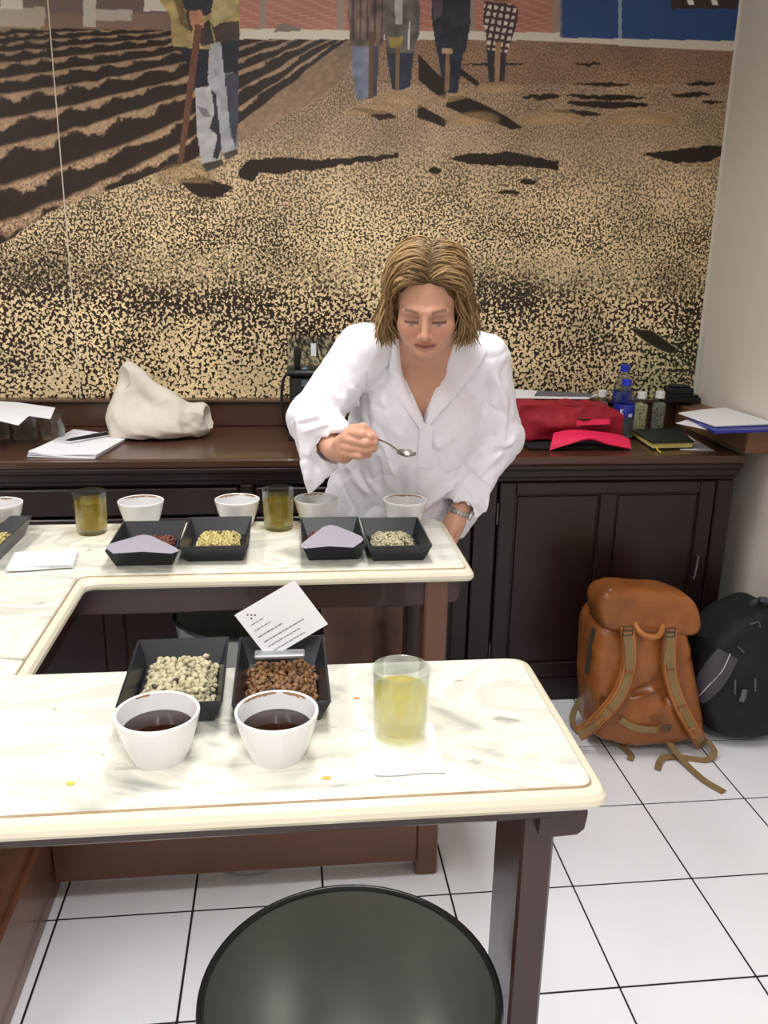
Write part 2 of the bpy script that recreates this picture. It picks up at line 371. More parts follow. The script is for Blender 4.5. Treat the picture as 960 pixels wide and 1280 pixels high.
    for a in range(440, 480, 9): fig([(a, -60), (a+3, -60), (a+3, 52), (a, 52)], (78, 60, 64), .3)
    fig([(482, 60), (518, 60), (513, 108), (503, 112), (490, 112)], (44, 48, 66), .2); fig([(480, -60), (524, -60), (525, 40), (516, 66), (484, 66), (478, 28)], (96, 92, 88), .35)
    fig([(494, -60), (506, -60), (503, 30), (494, 30)], (168, 166, 166), .1); fig([(484, 46), (504, 46), (500, 60), (488, 60)], (150, 132, 70), .1); fig([(495, 58), (500, 58), (499, 112), (494, 114)], (120, 92, 68), .1); fig([(510, 40), (513, 20), (512, 62), (509, 62)], (206, 206, 206), 0)
    fig([(546, 58), (580, 58), (572, 116), (560, 116), (552, 100)], (42, 44, 62), .2); fig([(538, -60), (588, -60), (588, 30), (582, 66), (546, 66), (540, 28)], (46, 46, 58), .25); fig([(540, -60), (556, -60), (552, 20), (542, 26)], (88, 76, 92), .2)
    fig([(557, 66), (562, 66), (562, 112), (556, 114)], (134, 104, 78), .1); fig([(552, 60), (565, 60), (565, 67), (552, 67)], (176, 150, 120), .1)
    fig([(608, 56), (633, 56), (631, 102), (611, 103)], (48, 46, 54), .2); fig([(605, 2), (632, 0), (648, 10), (646, 30), (634, 66), (610, 62), (604, 26)], (206, 196, 186), .1)
    pl = in_poly(u, v, [(605, 2), (632, 0), (648, 10), (646, 30), (634, 66), (610, 62), (604, 26)]) & ((np.mod(u+v*.2, 8) < 3.6) | (np.mod(v-u*.15, 9) < 4)); put(pl, (72, 52, 54))
    fig([(616, -8), (638, -8), (638, 4), (616, 4)], (150, 108, 90), .1); fig([(619, 52), (626, 52), (624, 102), (618, 103)], (150, 118, 90), .1)
    # heads and hats above the part of the picture the camera takes in
    for cx, cy, r, hat in ((252, -96, 24, (150, 132, 96)), (460, -78, 14, (96, 78, 62)), (503, -78, 14, (160, 146, 116)), (563, -80, 15, (58, 52, 52)), (627, -22, 12, (170, 150, 110))):
        fig([(cx+r*.8*math.cos(t), cy+r*1.15*math.sin(t)) for t in np.linspace(0, math.tau, 17)[:-1]], (128, 88, 70), .1)
        fig([(cx-r*.45, cy+r*.7), (cx+r*.45, cy+r*.7), (cx+r*.6, cy+r*1.9), (cx-r*.6, cy+r*1.9)], (118, 82, 66), .1)
        fig([(cx-r*1.6, cy-r*.35), (cx-r*.8, cy-r*.55), (cx-r*.7, cy-r*1.35), (cx+r*.7, cy-r*1.35), (cx+r*.8, cy-r*.55), (cx+r*1.6, cy-r*.35), (cx, cy-r*.15)], hat, .15)
    return np.clip(col, 0, 255), grain, np.clip(cov, .12, .9)
def lin_a(c):
    c = c/255.0; return np.where(c <= .04045, c/12.92, ((c+.055)/1.055)**2.4)
def sheet(name, x0, x1, z0, z1, step, y, parent):
    nx, nz = int((x1-x0)/step)+1, int((z1-z0)/step)+1
    X, Z = np.meshgrid(np.linspace(x0, x1, nx), np.linspace(z0, z1, nz)); P = np.stack([X, np.full_like(X, y), Z], -1)
    d = P-CAM; zc = d@_fw; u = 480+FPX*(d@_rt)/zc; v = 640-FPX*(d@_up)/zc
    col, gr, cov = paint(u, v)
    q = np.arange(nx*nz).reshape(nz, nx)
    F = np.stack([q[:-1, :-1], q[:-1, 1:], q[1:, 1:], q[1:, :-1]], -1).reshape(-1, 4)
    me = bpy.data.meshes.new(name); me.vertices.add(nx*nz); me.vertices.foreach_set('co', P.reshape(-1))
    me.loops.add(F.size); me.loops.foreach_set('vertex_index', F.reshape(-1).astype(np.int32)); me.polygons.add(len(F)); me.polygons.foreach_set('loop_start', np.arange(0, F.size, 4, dtype=np.int32))
    me.update(calc_edges=True)
    a = me.color_attributes.new('print', 'FLOAT_COLOR', 'POINT')
    a.data.foreach_set('color', np.concatenate([lin_a(col), gr[..., None]], -1).reshape(-1).astype(np.float32))
    b = me.attributes.new('cover', 'FLOAT', 'POINT'); b.data.foreach_set('value', cov.reshape(-1).astype(np.float32))
    me.materials.append(M['mural']); return link(bpy.data.objects.new(name, me), parent)
def mural_material():
    m = bpy.data.materials.new('printed_mural_paper'); m.use_nodes = True; nt = m.node_tree; N = nt.nodes; L = nt.links; p = N['Principled BSDF']
    p.inputs['Roughness'].default_value = .42; p.inputs['Specular IOR Level'].default_value = .35
    ac = N.new('ShaderNodeVertexColor'); ac.layer_name = 'print'; cv = N.new('ShaderNodeAttribute'); cv.attribute_name = 'cover'
    tc = N.new('ShaderNodeTexCoord'); sp = N.new('ShaderNodeSeparateXYZ'); L.new(tc.outputs['Object'], sp.inputs[0])
    nz = N.new('ShaderNodeTexNoise'); nz.inputs['Scale'].default_value = 45; L.new(tc.outputs['Object'], nz.inputs['Vector'])
    wr = N.new('ShaderNodeVectorMath'); wr.operation = 'SCALE'; wr.inputs['Scale'].default_value = .012; L.new(nz.outputs['Color'], wr.inputs[0])
    ad = N.new('ShaderNodeVectorMath'); ad.operation = 'ADD'; L.new(tc.outputs['Object'], ad.inputs[0]); L.new(wr.outputs[0], ad.inputs[1])
    def mth(op, a, b=None, cl=False):
        n = N.new('ShaderNodeMath'); n.operation = op; n.use_clamp = cl
        for i, q in enumerate((a, b)):
            if q is None: continue
            if isinstance(q, (int, float)): n.inputs[i].default_value = q
            else: L.new(q, n.inputs[i])
        return n.outputs[0]
    s2 = N.new('ShaderNodeSeparateXYZ'); L.new(ad.outputs[0], s2.inputs[0]); flat2 = N.new('ShaderNodeCombineXYZ'); L.new(s2.outputs['X'], flat2.inputs['X']); L.new(s2.outputs['Z'], flat2.inputs['Y'])
    prev = None
    for sc_, z_hi in ((205, None), (150, 1.80), (104, 1.38)):
        v = N.new('ShaderNodeTexVoronoi'); v.voronoi_dimensions = '2D'; v.inputs['Scale'].default_value = sc_; L.new(flat2.outputs[0], v.inputs['Vector'])
        ns = N.new('ShaderNodeTexNoise'); ns.noise_dimensions = '2D'; ns.inputs['Scale'].default_value = sc_*.78; ns.inputs['Detail'].default_value = 1.5; L.new(flat2.outputs[0], ns.inputs['Vector'])
        # a bean is light inside its cell, dark in the gaps; cover widens the light part
        d = mth('ADD', mth('MULTIPLY', mth('SUBTRACT', .40, v.outputs['Distance']), .55), mth('MULTIPLY', mth('SUBTRACT', ns.outputs['Fac'], .5), 1.25))
        d = mth('ADD', d, mth('MULTIPLY', mth('SUBTRACT', cv.outputs['Fac'], .60), .9))
        g = mth('ADD', mth('MULTIPLY', d, 13.0), .5, True)
        tone = mth('ADD', mth('MULTIPLY', mth('FRACT', mth('MULTIPLY', v.outputs['Color'], 1.0)), .38), .82)
        g = mth('MULTIPLY', g, tone)
        if prev is None: prev = g
        else:
            f = mth('MULTIPLY', mth('SUBTRACT', z_hi+.12, sp.outputs['Z']), 5, True)
            mx = N.new('ShaderNodeMix'); L.new(f, mx.inputs['Factor']); L.new(prev, mx.inputs['A']); L.new(g, mx.inputs['B']); prev = mx.outputs['Result']
    base = N.new('ShaderNodeMix'); base.data_type = 'RGBA'; base.inputs['A'].default_value = lin((42, 30, 25)); L.new(ac.outputs['Color'], base.inputs['B']); L.new(prev, base.inputs['Factor'])
    base.clamp_factor = False
    # strength of the grain grows towards the foot of the picture
    gz = mth('ADD', mth('MULTIPLY', mth('SUBTRACT', 2.42, sp.outputs['Z']), .85, True), .20, True)
    ga = mth('MULTIPLY', ac.outputs['Alpha'], gz, True)
    fin = N.new('ShaderNodeMix'); fin.data_type = 'RGBA'; L.new(ga, fin.inputs['Factor']); L.new(ac.outputs['Color'], fin.inputs['A']); L.new(base.outputs['Result'], fin.inputs['B'])
    L.new(fin.outputs['Result'], p.inputs['Base Color']); return m
M['mural'] = mural_material()
mu = empty('wall_mural', (0, YB-.003, .95), 'full-wall photo mural of people raking coffee beans drying in the sun', 'mural')
XS = -.7225
for nm, a, b in (('mural_sheet', XS, XR-.012), ('mural_sheet', -1.9, XS-.004)):
    o = sheet(nm, a, b, .93, 2.62, .0032 if a == XS else .0055, YB-.003, None); rel(o, mu)
rel(MB().box((XS-.004, YB-.0025, .93), (XS, YB-.001, 2.62)).build('seam', mat('pale_seam', (206, 196, 176), .6), smooth=False), mu)

# ================================================================ back counter
cab = empty('built_in_cabinet', (.3, 2.83, 0), 'long dark wooden built-in cabinet with drawers and doors along the mural wall', 'cabinet')
CX0, CX1, CF = -2.2, 1.447, 2.552
rel(MB().box((CX0, CF+.025, .0), (CX1, YB-.01, .80)).build('carcass', M['wood'], smooth=False), cab)
rel(MB().box((CX0, CF-.005, .0), (CX1+.004, CF+.03, .085), bev=.004).build('plinth', M['wood'], smooth=False), cab)
mo = MB()
for z0, z1, d in ((.775, .79, .012), (.79, .815, .022), (.815, .832, .034)): mo.box((CX0, CF-d+.012, z0), (CX1+d*.4, CF+.04, z1), bev=.004, seg=2)
rel(mo.build('moulding', M['wood'], smooth=False), cab)
for a, b in ((.585, .66), (1.389, 1.447), (-.145, -.105), (-1.0, -.95)):
    rel(MB().box((a, CF-.004, .085), (b, CF+.03, .775), bev=.004).build('stile', M['wood'], smooth=False), cab)
def frame_door(x0, x1, z0, z1, panels, hinge_x=None, handle=None):
    d = rel(MB().box((x0+.003, CF+.004, z0), (x1-.003, CF+.018, z1)).build('door', M['wood'], smooth=False), cab)
    w_ = .055; fr = MB()
    fr.box((x0+.003, CF-.006, z0), (x0+w_, CF+.006, z1), bev=.003).box((x1-w_, CF-.006, z0), (x1-.003, CF+.006, z1), bev=.003)
    fr.box((x0+w_, CF-.006, z1-w_*.7), (x1-w_, CF+.006, z1), bev=.003).box((x0+w_, CF-.006, z0), (x1-w_, CF+.006, z0+w_), bev=.003)
    xs = np.linspace(x0+w_, x1-w_, panels+1)
    for q in xs[1:-1]: fr.box((q-w_/2, CF-.006, z0+w_), (q+w_/2, CF+.006, z1-w_*.7), bev=.003)
    o = fr.build('door_frame', M['wood'], smooth=False); o.parent = d; o.location = Vector((0, 0, 0))
    for i in range(panels):
        a = xs[i]+(w_/2 if i else 0); b = xs[i+1]-(w_/2 if i < panels-1 else 0)
        o = MB().box((a+.006, CF-.001, z0+w_+.006), (b-.006, CF+.005, z1-w_*.7-.006), bev=.004).build('door_panel', M['wood'], smooth=False); o.parent = d
    if hinge_x is not None:
        for z in (z0+.1, z1-.1):
            o = MB().tube([(hinge_x, CF-.008, z-.035), (hinge_x, CF-.008, z+.035)], .0035, 8).build('hinge', M['gsteel']); o.parent = d
    if handle:
        x, z = handle
        o = MB().tube([(x, CF-.006, z+.045), (x, CF-.022, z+.045), (x-.004, CF-.026, z+.01), (x-.006, CF-.022, z-.035), (x-.006, CF-.006, z-.035)], .004, 8).build('handle', M['gsteel']); o.parent = d
        o['label'] = 'small metal pull handle'
    # parts were placed in world space; the door carries the offset
    for c in d.children: c.location = (0, 0, 0)
    return d
frame_door(.664, 1.386, .088, .772, 2, .661, (1.345, .475))
for a, b in ((-.103, .583), (-.948, -.147), (-1.8, -1.002)):
    frame_door(a, b, .088, .672, 2, None, None)
    rel(MB().box((a+.004, CF-.004, .68), (b-.004, CF+.02, .765), bev=.004).build('drawer', M['wood'], smooth=False), cab)
ct = empty('counter_worktop', (.3, 2.83, .832), 'brown wooden counter top with raised ledge, running along the mural wall', 'counter')
rel(MB().box((CX0, CF-.022, .832), (CX1+.018, YB-.01, .86), bev=.006, seg=2).build('top_board', M['wtop'], smooth=False), ct)
rel(MB().box((CX0, 3.058, .8605), (XR-.002, YB-.004, .945), bev=.003).build('back_ledge', M['wtop'], smooth=False), ct)
rel(MB().box((CX0, 3.046, .9452), (XR-.002, YB-.004, .957), bev=.004, seg=2).build('ledge_cap', M['wtop'], smooth=False), ct)
o = rel(MB().box((1.452, 2.52, .868), (XR-.002, 3.044, .945), bev=.003).build('side_ledge', mat('side_ledge_wood', (140, 102, 72), .4, var=.7, vscale=5, stretch=(.2, 1, 1), col2=(84, 57, 39)), smooth=False), ct)

# ================================================================ the U-shaped marble tables
def marble_mat():
    m = mat('veined_cream_marble', (218, 216, 202), .16, coat=.2); nt = m.node_tree; N = nt.nodes; L = nt.links; p = N['Principled BSDF']
    tc = N.new('ShaderNodeTexCoord'); n = N.new('ShaderNodeTexNoise'); n.inputs['Scale'].default_value = 3.2; n.inputs['Detail'].default_value = 8; n.inputs['Distortion'].default_value = 1.4
    mp = N.new('ShaderNodeMapping'); mp.inputs['Scale'].default_value = (1, 1.9, 1); mp.inputs['Rotation'].default_value = (0, 0, .3); L.new(tc.outputs['Object'], mp.inputs['Vector']); L.new(mp.outputs[0], n.inputs['Vector'])
    r = N.new('ShaderNodeValToRGB'); L.new(n.outputs['Fac'], r.inputs[0]); e = r.color_ramp.elements
    e[0].position = .30; e[0].color = lin((164, 166, 158)); e[1].position = .44; e[1].color = lin((222, 221, 208))
    x = e.new(.52); x.color = lin((230, 229, 217)); x = e.new(.58); x.color = lin((206, 206, 196)); x = e.new(.70); x.color = lin((228, 227, 214))
    n3 = N.new('ShaderNodeTexNoise'); n3.inputs['Scale'].default_value = 11; n3.inputs['Detail'].default_value = 5; n3.inputs['Distortion'].default_value = .6; L.new(mp.outputs[0], n3.inputs['Vector'])
    r3 = N.new('ShaderNodeValToRGB'); L.new(n3.outputs['Fac'], r3.inputs[0]); q = r3.color_ramp.elements; q[0].position = .28; q[0].color = lin((150, 154, 150)); q[1].position = .36; q[1].color = (1, 1, 1, 1)
    mx = N.new('ShaderNodeMix'); mx.data_type = 'RGBA'; mx.blend_type = 'MULTIPLY'; mx.inputs['Factor'].default_value = .75; L.new(r.outputs[0], mx.inputs['A']); L.new(r3.outputs[0], mx.inputs['B'])
    L.new(mx.outputs['Result'], p.inputs['Base Color']); return m
M['marble'] = marble_mat()
M['edge'] = mat('cream_marble_edge', (222, 216, 196), .2, var=.5, vscale=7, col2=(216, 208, 186), coat=.25)
TZ = .80
tb = empty('tasting_table', (-.25, 1.5, 0), 'U-shaped tasting table with cream marble top on dark wooden legs', 'table')
XO, XI, XLs, Y0, Y1, Y2, Y3 = .402, -.415, -.98, .893, 1.292, 1.702, 2.103
def rounded(P, rad, n=6):
    out = []; k = len(P)
    for i in range(k):
        p, a, b = np.array(P[i], float), np.array(P[i-1], float), np.array(P[(i+1) % k], float)
        r = rad[i] if not np.isscalar(rad) else rad
        da = (a-p)/np.linalg.norm(a-p); db = (b-p)/np.linalg.norm(b-p)
        if r <= 0: out.append(p); continue
        for t in np.linspace(0, 1, n): s0 = p+da*r; s1 = p+db*r; out.append((1-t)**2*s0+2*t*(1-t)*p+t*t*s1)
    return np.array(out)
OUT = [(XLs, Y0), (XO, Y0), (XO, Y1), (XI, Y1), (XI, Y2), (XO, Y2), (XO, Y3), (XLs, Y3)]
RAD = [.03, .028, .034, .012, .03, .02, .034, .03]
def offset_loop(d):
    C0 = [(XLs+d, Y0+d), (XO-d, Y0+d), (XO-d, Y1-d), (XI-d, Y1-d), (XI-d, Y2+d), (XO-d, Y2+d), (XO-d, Y3-d), (XLs+d, Y3-d)]
    return rounded(C0, [max(r-d*.4, .006) for r in RAD])
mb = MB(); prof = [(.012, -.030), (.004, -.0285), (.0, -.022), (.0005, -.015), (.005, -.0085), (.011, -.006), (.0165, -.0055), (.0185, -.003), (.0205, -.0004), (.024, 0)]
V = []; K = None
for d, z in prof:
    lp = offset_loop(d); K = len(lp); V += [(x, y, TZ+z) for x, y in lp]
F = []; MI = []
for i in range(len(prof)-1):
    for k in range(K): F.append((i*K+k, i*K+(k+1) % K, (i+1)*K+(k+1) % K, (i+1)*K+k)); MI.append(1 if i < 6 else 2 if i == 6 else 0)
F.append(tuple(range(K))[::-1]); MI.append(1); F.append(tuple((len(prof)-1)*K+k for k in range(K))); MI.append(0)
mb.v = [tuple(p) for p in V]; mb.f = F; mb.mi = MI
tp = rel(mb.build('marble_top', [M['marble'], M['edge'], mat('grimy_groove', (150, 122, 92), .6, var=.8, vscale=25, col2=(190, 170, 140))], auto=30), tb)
tri = bmesh.new(); tri.from_mesh(tp.data); bmesh.ops.triangulate(tri, faces=[f for f in tri.faces if len(f.verts) > 8]); tri.to_mesh(tp.data); tri.free()
zt = TZ-.031
def tpart(name, lo, hi, m='tlegs', bev=.004): return rel(MB().box(lo, hi, bev=bev).build(name, M[m], smooth=False), tb)
# sub-top boards and aprons
tpart('apron', (-.93, .925, .738), (.372, .985, zt)); tpart('apron', (-.93, 1.735, .702), (.340, 1.765, zt), 'tlegs'); tpart('apron', (-.93, 2.04, .70), (.345, 2.07, zt)); tpart('apron', (-.93, 1.225, .738), (.355, 1.262, zt))
tpart('apron', (-.475, .99, .70), (-.445, 2.03, zt))
def bracket(x0, y0, y1):
    pts = [(x0, zt), (x0+.062, zt), (x0+.064, zt-.028), (x0+.061, zt-.05), (x0+.052, zt-.058), (x0+.008, zt-.06), (x0, zt-.056)]
    n = len(pts); V = [(x, y0, z) for x, z in pts]+[(x, y1, z) for x, z in pts]
    F = [tuple(range(n)), tuple(range(n, 2*n))[::-1]]+[(i, (i+1) % n, n+(i+1) % n, n+i) for i in range(n)]
    rel(MB().add(V, F).build('bracket', M['tlegs'], auto=40), tb)
bracket(.322, .928, .992); bracket(.312, 1.737, 1.80)
tpart('leg', (.304, .945, 0), (.350, 1.075, zt)); tpart('leg', (.296, 1.725, 0), (.348, 1.80, zt), 'trail'); tpart('leg', (.296, 2.0, 0), (.345, 2.06, zt))
tpart('leg', (-.92, .945, 0), (-.87, 1.075, zt)); tpart('leg', (-.92, 2.0, 0), (-.87, 2.06, zt))
tpart('stretcher', (-.55, 1.722, .042), (.296, 1.752, .188), 'trail'); tpart('side_panel', (-.60, 1.15, 0), (-.55, 2.06, .195), 'trail'); tpart('shelf_board', (-.93, 1.15, .195), (-.562, 2.06, .215), 'trail'); tpart('leg', (-.61, 1.752, .215), (-.55, 1.81, zt)); tpart('leg', (-.61, 1.15, .215), (-.55, 1.20, zt))
# ================================================================ distance-field modelling: smooth unions turned into one skin
class SDF:
    def __init__(s): s.p = []
    def add(s, fn, lo, hi, k=.01, op='u'): s.p.append((fn, np.array(lo, float), np.array(hi, float), k, op)); return s
    def cone(s, a, b, ra, rb, k=.01, op='u', sc=None):
        a = np.array(a, float); b = np.array(b, float); ab = b-a; L2 = max(ab@ab, 1e-12)
        def fn(x, y, z):
            t = np.clip(((x-a[0])*ab[0]+(y-a[1])*ab[1]+(z-a[2])*ab[2])/L2, 0, 1)
            return np.sqrt((x-a[0]-t*ab[0])**2+(y-a[1]-t*ab[1])**2+(z-a[2]-t*ab[2])**2)-(ra+(rb-ra)*t)
        R = max(ra, rb); return s.add(fn, np.minimum(a, b)-R, np.maximum(a, b)+R, k, op)
    def chain(s, P, R, k=.006, op='u'):
        for i in range(len(P)-1): s.cone(P[i], P[i+1], R[i], R[i+1], k, op)
        return s
    def ell(s, c, r, k=.01, op='u', M3=None):
        c = np.array(c, float); r = np.array(r, float); Q = np.eye(3) if M3 is None else np.array(M3, float)   # rows: local axes
        def fn(x, y, z):
            dx, dy, dz = x-c[0], y-c[1], z-c[2]
            u = [(Q[i, 0]*dx+Q[i, 1]*dy+Q[i, 2]*dz) for i in range(3)]
            k0 = np.sqrt(sum((u[i]/r[i])**2 for i in range(3))); k1 = np.sqrt(sum((u[i]/r[i]**2)**2 for i in range(3)))+1e-9
            return k0*(k0-1)/k1
        R = r.max() if M3 is not None else r; return s.add(fn, c-R, c+R, k, op)
    def prism(s, poly, y0, y1, rnd=.0, k=.01, op='u', slope=0):     # convex outline in x,z, between y0 and y1
        P = np.array(poly, float); A = sum(P[i][0]*P[(i+1) % len(P)][1]-P[(i+1) % len(P)][0]*P[i][1] for i in range(len(P)))
        if A < 0: P = P[::-1]
        zc = P[:, 1].mean()
        def fn(x, y, z):
            d = -1e9
            for i in range(len(P)):
                e = P[(i+1) % len(P)]-P[i]; n = np.array([e[1], -e[0]])/np.linalg.norm(e); d = np.maximum(d, (x-P[i][0])*n[0]+(z-P[i][1])*n[1])
            yy = y-slope*(z-zc)
            return np.maximum(np.maximum(d, y0-yy), yy-y1)-rnd
        dy = abs(slope)*(P[:, 1].max()-P[:, 1].min())
        return s.add(fn, (P[:, 0].min()-rnd, y0-rnd-dy, P[:, 1].min()-rnd), (P[:, 0].max()+rnd, y1+rnd+dy, P[:, 1].max()+rnd), k, op)
    def soft(s, poly, y0, y1, k, slope=0, ku=.01, op='u'):           # convex outline in x,z with generously rounded edges all round
        P = np.array(poly, float); A = sum(P[i][0]*P[(i+1) % len(P)][1]-P[(i+1) % len(P)][0]*P[i][1] for i in range(len(P)))
        if A < 0: P = P[::-1]
        zc = P[:, 1].mean()
        def fn(x, y, z):
            yy = y-slope*(z-zc); d = np.maximum(y0-yy, yy-y1)+0*x
            for i in range(len(P)):
                e = P[(i+1) % len(P)]-P[i]; n = np.array([e[1], -e[0]])/np.linalg.norm(e); q = (x-P[i][0])*n[0]+(z-P[i][1])*n[1]
                h = np.maximum(k-np.abs(d-q), 0)/k; d = np.maximum(d, q)+h*h*k/4
            return d
        dy = abs(slope)*(P[:, 1].max()-P[:, 1].min())
        return s.add(fn, (P[:, 0].min(), y0-dy, P[:, 1].min()), (P[:, 0].max(), y1+dy, P[:, 1].max()), ku, op)
    def plane(s, n, d, k=.004):                                       # keep n.p < d
        n = np.array(n, float); return s.add(lambda x, y, z: n[0]*x+n[1]*y+n[2]*z-d, (-9, -9, -9), (9, 9, 9), k, 'i')
    @staticmethod
    def mix(v, d, k, op):
        if op == 'u': h = np.maximum(k-np.abs(v-d), 0)/k; return np.minimum(v, d)-h*h*k/4
        if op == 's': d = -d
        h = np.maximum(k-np.abs(v-d), 0)/k; return np.maximum(v, d)+h*h*k/4
    def grid(s, ax, ay, az, big=.06):
        V = np.full((len(ax), len(ay), len(az)), big, np.float32)
        for fn, lo, hi, k, op in s.p:
            m = k+.012; sl = []
            for a, l, h in zip((ax, ay, az), lo-m, hi+m): sl.append(slice(max(0, np.searchsorted(a, l)-1), min(len(a), np.searchsorted(a, h)+1)))
            X = ax[sl[0]][:, None, None]; Y = ay[sl[1]][None, :, None]; Z = az[sl[2]][None, None, :]
            if 0 in (X.size, Y.size, Z.size): continue
            sub = V[tuple(sl)]; V[tuple(sl)] = s.mix(sub, fn(X, Y, Z).astype(np.float32), k, op)
        return V
    def at(s, P, big=.06):
        x, y, z = P[:, 0], P[:, 1], P[:, 2]; v = np.full(len(P), big)
        for fn, lo, hi, k, op in s.p: v = s.mix(v, fn(x, y, z), k, op)
        return v
    def hit(s, o, d, t0, t1, n=400):                                   # first surface point along a line
        d = np.array(d)/np.linalg.norm(d); t = np.linspace(t0, t1, n); P = np.array(o)+t[:, None]*d; v = s.at(P)
        i = np.argmax(v < 0)
        if v[i] >= 0: return None
        a = t[max(i-1, 0)]; b = t[i]; w = v[max(i-1, 0)]/(v[max(i-1, 0)]-v[i]+1e-12); return np.array(o)+(a+(b-a)*w)*d
    def skin(s, ax, ay, az):
        V = s.grid(ax, ay, az); S = V < 0
        c = [S[i:S.shape[0]-1+i, j:S.shape[1]-1+j, k:S.shape[2]-1+k] for i in (0, 1) for j in (0, 1) for k in (0, 1)]
        n_in = sum(q.astype(np.int8) for q in c); act = (n_in > 0) & (n_in < 8); I = np.argwhere(act)
        offs = np.array([(i, j, k) for i in (0, 1) for j in (0, 1) for k in (0, 1)])
        cv = np.stack([V[I[:, 0]+o[0], I[:, 1]+o[1], I[:, 2]+o[2]] for o in offs], 1)
        acc = np.zeros((len(I), 3)); cnt = np.zeros(len(I))
        for a in range(8):
            for b in range(a+1, 8):
                if np.abs(offs[a]-offs[b]).sum() != 1: continue
                va, vb = cv[:, a], cv[:, b]; x = (va < 0) != (vb < 0); t = np.where(x, va/np.where(x, va-vb, 1), 0)
                acc += np.where(x[:, None], offs[a]+(offs[b]-offs[a])*t[:, None], 0); cnt += x
        P = I+acc/cnt[:, None]
        W = np.stack([np.interp(P[:, i], np.arange(len(a)), a) for i, a in enumerate((ax, ay, az))], 1)
        idx = np.full(act.shape, -1, np.int64); idx[act] = np.arange(len(I)); F = []
        for axis in range(3):
            sl0 = [slice(None)]*3; sl1 = [slice(None)]*3; sl0[axis] = slice(0, -1); sl1[axis] = slice(1, None)
            E = np.argwhere(S[tuple(sl0)] != S[tuple(sl1)]); u, v = (axis+1) % 3, (axis+2) % 3
            ok = (E[:, u] > 0) & (E[:, v] > 0) & (E[:, u] < act.shape[u]) & (E[:, v] < act.shape[v]); E = E[ok]
            q = []
            for du, dv in ((-1, -1), (0, -1), (0, 0), (-1, 0)):
                G = E.copy(); G[:, u] += du; G[:, v] += dv; q.append(idx[G[:, 0], G[:, 1], G[:, 2]])
            q = np.stack(q, 1); fl_ = ~S[E[:, 0], E[:, 1], E[:, 2]]; q[fl_] = q[fl_][:, ::-1]; F.append(q)
        return W, np.vstack(F)
def axis_grid(lo, hi, coarse, fine=None, zones=()):
    out = [lo]
    while out[-1] < hi:
        x = out[-1]; st = coarse
        for a, b in zones:
            d = max(a-x, x-b, 0); st = min(st, fine+d*.25)
        out.append(x+st)
    return np.array(out)
def fast_mesh(name, V, F, m, parent=None, col=None, attr='tint'):
    me = bpy.data.meshes.new(name); F = np.asarray(F, np.int32); n = F.shape[1]
    me.vertices.add(len(V)); me.vertices.foreach_set('co', np.asarray(V, np.float32).reshape(-1))
    me.loops.add(F.size); me.loops.foreach_set('vertex_index', F.reshape(-1)); me.polygons.add(len(F)); me.polygons.foreach_set('loop_start', np.arange(0, F.size, n, dtype=np.int32))
    me.update(calc_edges=True); me.polygons.foreach_set('use_smooth', np.ones(len(F), bool))
    if col is not None:
        a = me.color_attributes.new(attr, 'FLOAT_COLOR', 'POINT'); c = np.ones((len(V), 4), np.float32); c[:, :3] = lin_a(np.asarray(col, float)); a.data.foreach_set('color', c.reshape(-1))
    if m is not None: me.materials.append(m)
    o = bpy.data.objects.new(name, me); return link(o, parent)
def vnormals(V, F):
    N = np.zeros_like(V); n = np.cross(V[F[:, 2]]-V[F[:, 0]], V[F[:, 3]]-V[F[:, 1]])
    for i in range(4): np.add.at(N, F[:, i], n)
    return N/(np.linalg.norm(N, axis=1)[:, None]+1e-12)
def seg_dist(P, a, b):
    ab = b-a; t = np.clip(((P-a)@ab)/(ab@ab+1e-12), 0, 1); return np.linalg.norm(P-a-t[:, None]*ab, axis=1), t
def fold_pass(V, F, folds):       # folds: (a, b, width, height) ridges (+) or creases (-) in the cloth
    N = vnormals(V, F); D = np.zeros(len(V))
    for a, b, wd, h in folds:
        d, t = seg_dist(V, np.array(a), np.array(b)); D += h*np.exp(-(d/wd)**2)*np.clip(np.minimum(t, 1-t)*5+.25, 0, 1)
    return V+N*D[:, None]
# ================================================================ things on the marble table
def lathe_obj(name, prof, m, parent=None, seg=48, auto=40): return MB().lathe(prof, seg).build(name, m, parent, auto=auto)
# --- cups: hemispherical cupping bowls
CUP_P = [(.0, .004), (.030, .004), (.032, .0), (.036, .0), (.0375, .004), (.044, .022), (.0500, .042), (.0538, .058), (.0552, .0635), (.0548, .0662), (.0530, .0668), (.0512, .0655), (.0505, .061), (.047, .044), (.041, .025), (.033, .012), (.018, .0085), (0, .008)]
def liquid(name, r0, r1, z0, z1, m, parent):
    return MB().lathe([(0, z0), (r0, z0), (r0*.35+r1*.65, z0*.4+z1*.6), (r1, z1-.0008), (r1-.0012, z1), (0, z1)], 40).build(name, m, parent)
M['coffee'] = mat('black_coffee', (34, 14, 7), .08, spec=.22)
M['crust'] = mat('coffee_dregs', (120, 92, 66), .8, var=.7, vscale=90)
M['stain'] = mat('brown_coffee_stain', (150, 112, 78), .6, var=.6, vscale=60, col2=(190, 160, 128))
def cup(loc, label, group, kind):
    e = empty('cupping_bowl', loc, label, 'cup', group)
    lathe_obj('bowl', CUP_P, M['ceramic'], e)
    if kind == 'full': liquid('coffee', .030, .0462, .0125, .0425, M['coffee'], e)
    else: liquid('coffee', .030, .0440, .0125, .0345, M['coffee'], e)
    return e
